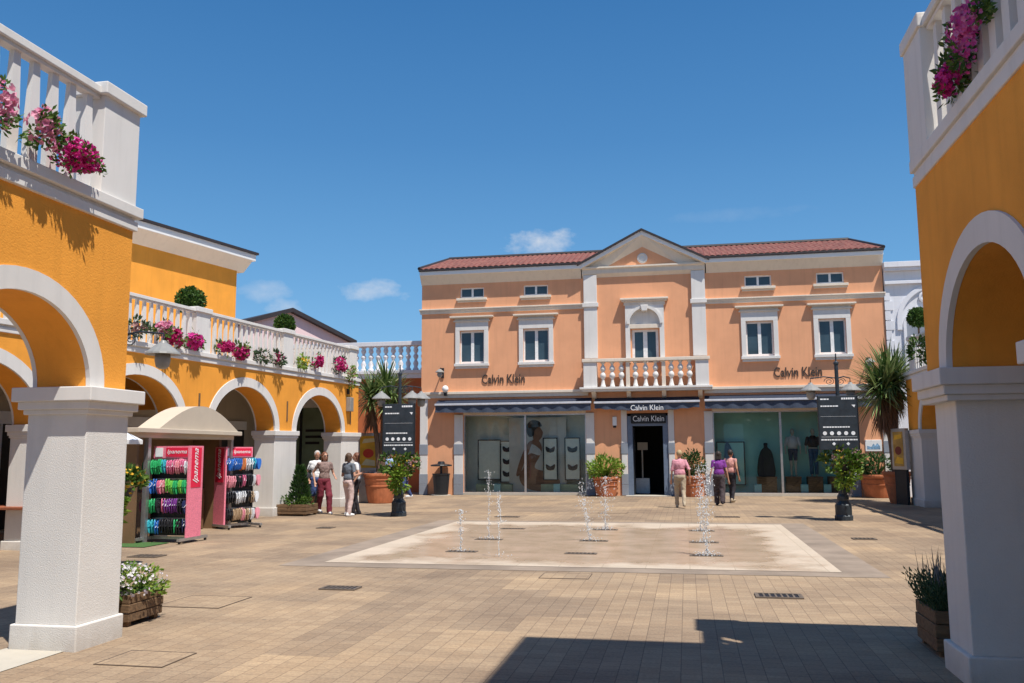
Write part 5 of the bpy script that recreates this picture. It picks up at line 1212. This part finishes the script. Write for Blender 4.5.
person(lab, -9.78, 22.85, .75, 1.66, 'floral', 'maroon', 'auburn', .17, .20, 1.05, .45, [(.22, -.24, .98), (-.26, .02, .86)], shoe='white', glasses=True, loose=1.2)
person('grey haired person in pale top and dark shorts behind the woman in maroon trousers', -10.22, 23.35, .6, 1.70, 'white', 'blue', 'grey', .02, .12, 1.05, .6, [(.26, -.04, .8), (-.24, -.16, .88)], shorts=True, shoe='white', skin='tan', build=1.1)
person('person in grey shirt and pale pink trousers standing with back turned by the last pillar', -8.80, 22.15, F_AWAY-.45, 1.63, 'greytee', 'palepink', 'brown', .10, .05, 1.02, .6, [(.14, -.26, 1.14), (-.16, -.25, 1.10)], shoe='white')
person('woman in white top and black trousers half hidden behind the grey shirt person', -8.80, 22.72, -1.2, 1.64, 'white', 'charcoal', 'auburn', .14, .06, .95, .5, [(.24, -.10, .84), (-.24, -.08, .86)], shoe='charcoal')
person('person in light blue top walking behind the left direction board', -10.75, 31.2, .4, 1.68, 'lightblue', 'charcoal', 'dark', .05, .16, 1., .6, shoe='charcoal')
person('person in purple grey clothes walking behind the left lamp post planter', -9.95, 30.6, -.9, 1.64, 'purplegrey', 'blue', 'blond', .10, .2, 1.05, .5, shoe='white', skin='tan')
t = thing('handbag', 'black handbag hanging at the side of the grey haired person', 'bag', (-10.45, 23.25, .7))
MB().ell((-10.42, 23.15, .98), (.09, .16, .15), 12, 8).build('body', 'c_charcoal', t, smooth=True); MB().tube([(-10.42, 23.05, 1.08), (-10.35, 23.25, 1.38), (-10.42, 23.3, 1.08)], .010, 6).build('strap', 'c_charcoal', t)
# ------------------------------------------------------------------ world, sun, camera
def world():
    w = bpy.data.worlds.new('World'); scn.world = w; w.use_nodes = True; nt = w.node_tree
    bg = nt.nodes['Background']; bg.inputs[1].default_value = SKY
    sky = N(nt, 'ShaderNodeTexSky', sky_type='NISHITA'); sky.sun_disc = False
    sky.sun_elevation = R(64.1); sky.sun_rotation = math.atan2(1.84, -1.62)
    sky.air_density = 1.; sky.dust_density = .3; sky.ozone_density = 6.
    tc = N(nt, 'ShaderNodeTexCoord').outputs['Generated']
    sz = N(nt, 'ShaderNodeSeparateXYZ'); L(nt, tc, sz.inputs[0])
    clear = ramp(nt, sz.outputs[2], [(.10, (1.02, 2.65, 4.5)), (.20, (.66, 2.15, 4.1)), (.34, (.30, 1.45, 3.3)), (.5, (.10, .98, 2.65))])
    c = mixc(nt, .76, sky.outputs[0], clear)
    total = None
    for az, el, ra, re, dens, seed in ((-9.2, 13.6, 3.1, 1.15, .75, 0), (-20.0, 10.45, 2.9, .85, .55, 3), (-27.2, 10.2, 2.2, .8, .32, 5), (-25.9, 9.0, 1.6, .9, .5, 7), (3.2, 14.9, 6., .5, .07, 9)):
        d0 = Vector((math.sin(R(az))*math.cos(R(el)), math.cos(R(az))*math.cos(R(el)), math.sin(R(el))))
        e1 = Vector((math.cos(R(az)), -math.sin(R(az)), 0)); e2 = e1.cross(d0)
        def dot(v):
            n = N(nt, 'ShaderNodeVectorMath', operation='DOT_PRODUCT'); L(nt, tc, n.inputs[0]); n.inputs[1].default_value = v; return n.outputs['Value']
        u = math_(nt, 'DIVIDE', dot(e1), math.sin(R(ra))); v = math_(nt, 'DIVIDE', dot(e2), math.sin(R(re)))
        r2 = math_(nt, 'ADD', math_(nt, 'MULTIPLY', u, u), math_(nt, 'MULTIPLY', v, v))
        off = N(nt, 'ShaderNodeVectorMath', operation='ADD'); L(nt, tc, off.inputs[0]); off.inputs[1].default_value = (seed, 0, 0)
        nz = noise(nt, scaled(nt, off.outputs[0], (1, 1, 1.6)), 26, 6, .62)
        k = math_(nt, 'SUBTRACT', math_(nt, 'ADD', math_(nt, 'SUBTRACT', 1., r2), math_(nt, 'MULTIPLY', math_(nt, 'SUBTRACT', nz, .5), 3.4)), .25)
        fr = math_(nt, 'GREATER_THAN', dot(d0), .5)
        k = math_(nt, 'MULTIPLY', math_(nt, 'MULTIPLY', k, .7, clamp=True), dens); k = math_(nt, 'MULTIPLY', k, fr)
        c = mixc(nt, k, c, (CLOUD*.96, CLOUD*.97, CLOUD))
    L(nt, c, bg.inputs[0])
SKY, CLOUD, SUN = .115, 5.2, 4.3
world()
sun = bpy.data.lights.new('Sun', 'SUN'); sun.energy = SUN; sun.angle = R(.53); sun.color = (1, .95, .87)
so = bpy.data.objects.new('Sun', sun); col.objects.link(so)
so.rotation_euler = Vector((1.84, -1.62, 5.06)).to_track_quat('Z', 'Y').to_euler(); so.location = (8, -8, 25)

P, YAW, ROLL = R(7.2), R(11.15), R(.33)
fw = Vector((-math.sin(YAW)*math.cos(P), math.cos(YAW)*math.cos(P), math.sin(P)))
r0 = Vector((math.cos(YAW), math.sin(YAW), 0)); u0 = r0.cross(fw)
rr = r0*math.cos(ROLL)-u0*math.sin(ROLL); uu = u0*math.cos(ROLL)+r0*math.sin(ROLL)
cam = bpy.data.cameras.new('Camera'); cam.sensor_width = 36; cam.lens = 875/1024*36; cam.clip_end = 1000; cam.clip_start = .05
co = bpy.data.objects.new('Camera', cam); col.objects.link(co)
co.matrix_world = Matrix(((rr.x, uu.x, -fw.x, 0), (rr.y, uu.y, -fw.y, 0), (rr.z, uu.z, -fw.z, 1.65), (0, 0, 0, 1)))
scn.camera = co
vs = scn.view_settings; vs.view_transform = 'Standard'; vs.look = 'None'; vs.exposure = .48; vs.gamma = 1; vs.use_curve_mapping = False
scn.render.resolution_x, scn.render.resolution_y = 1024, 683
for o in scn.objects:
    if '_o' in o: del o['_o']
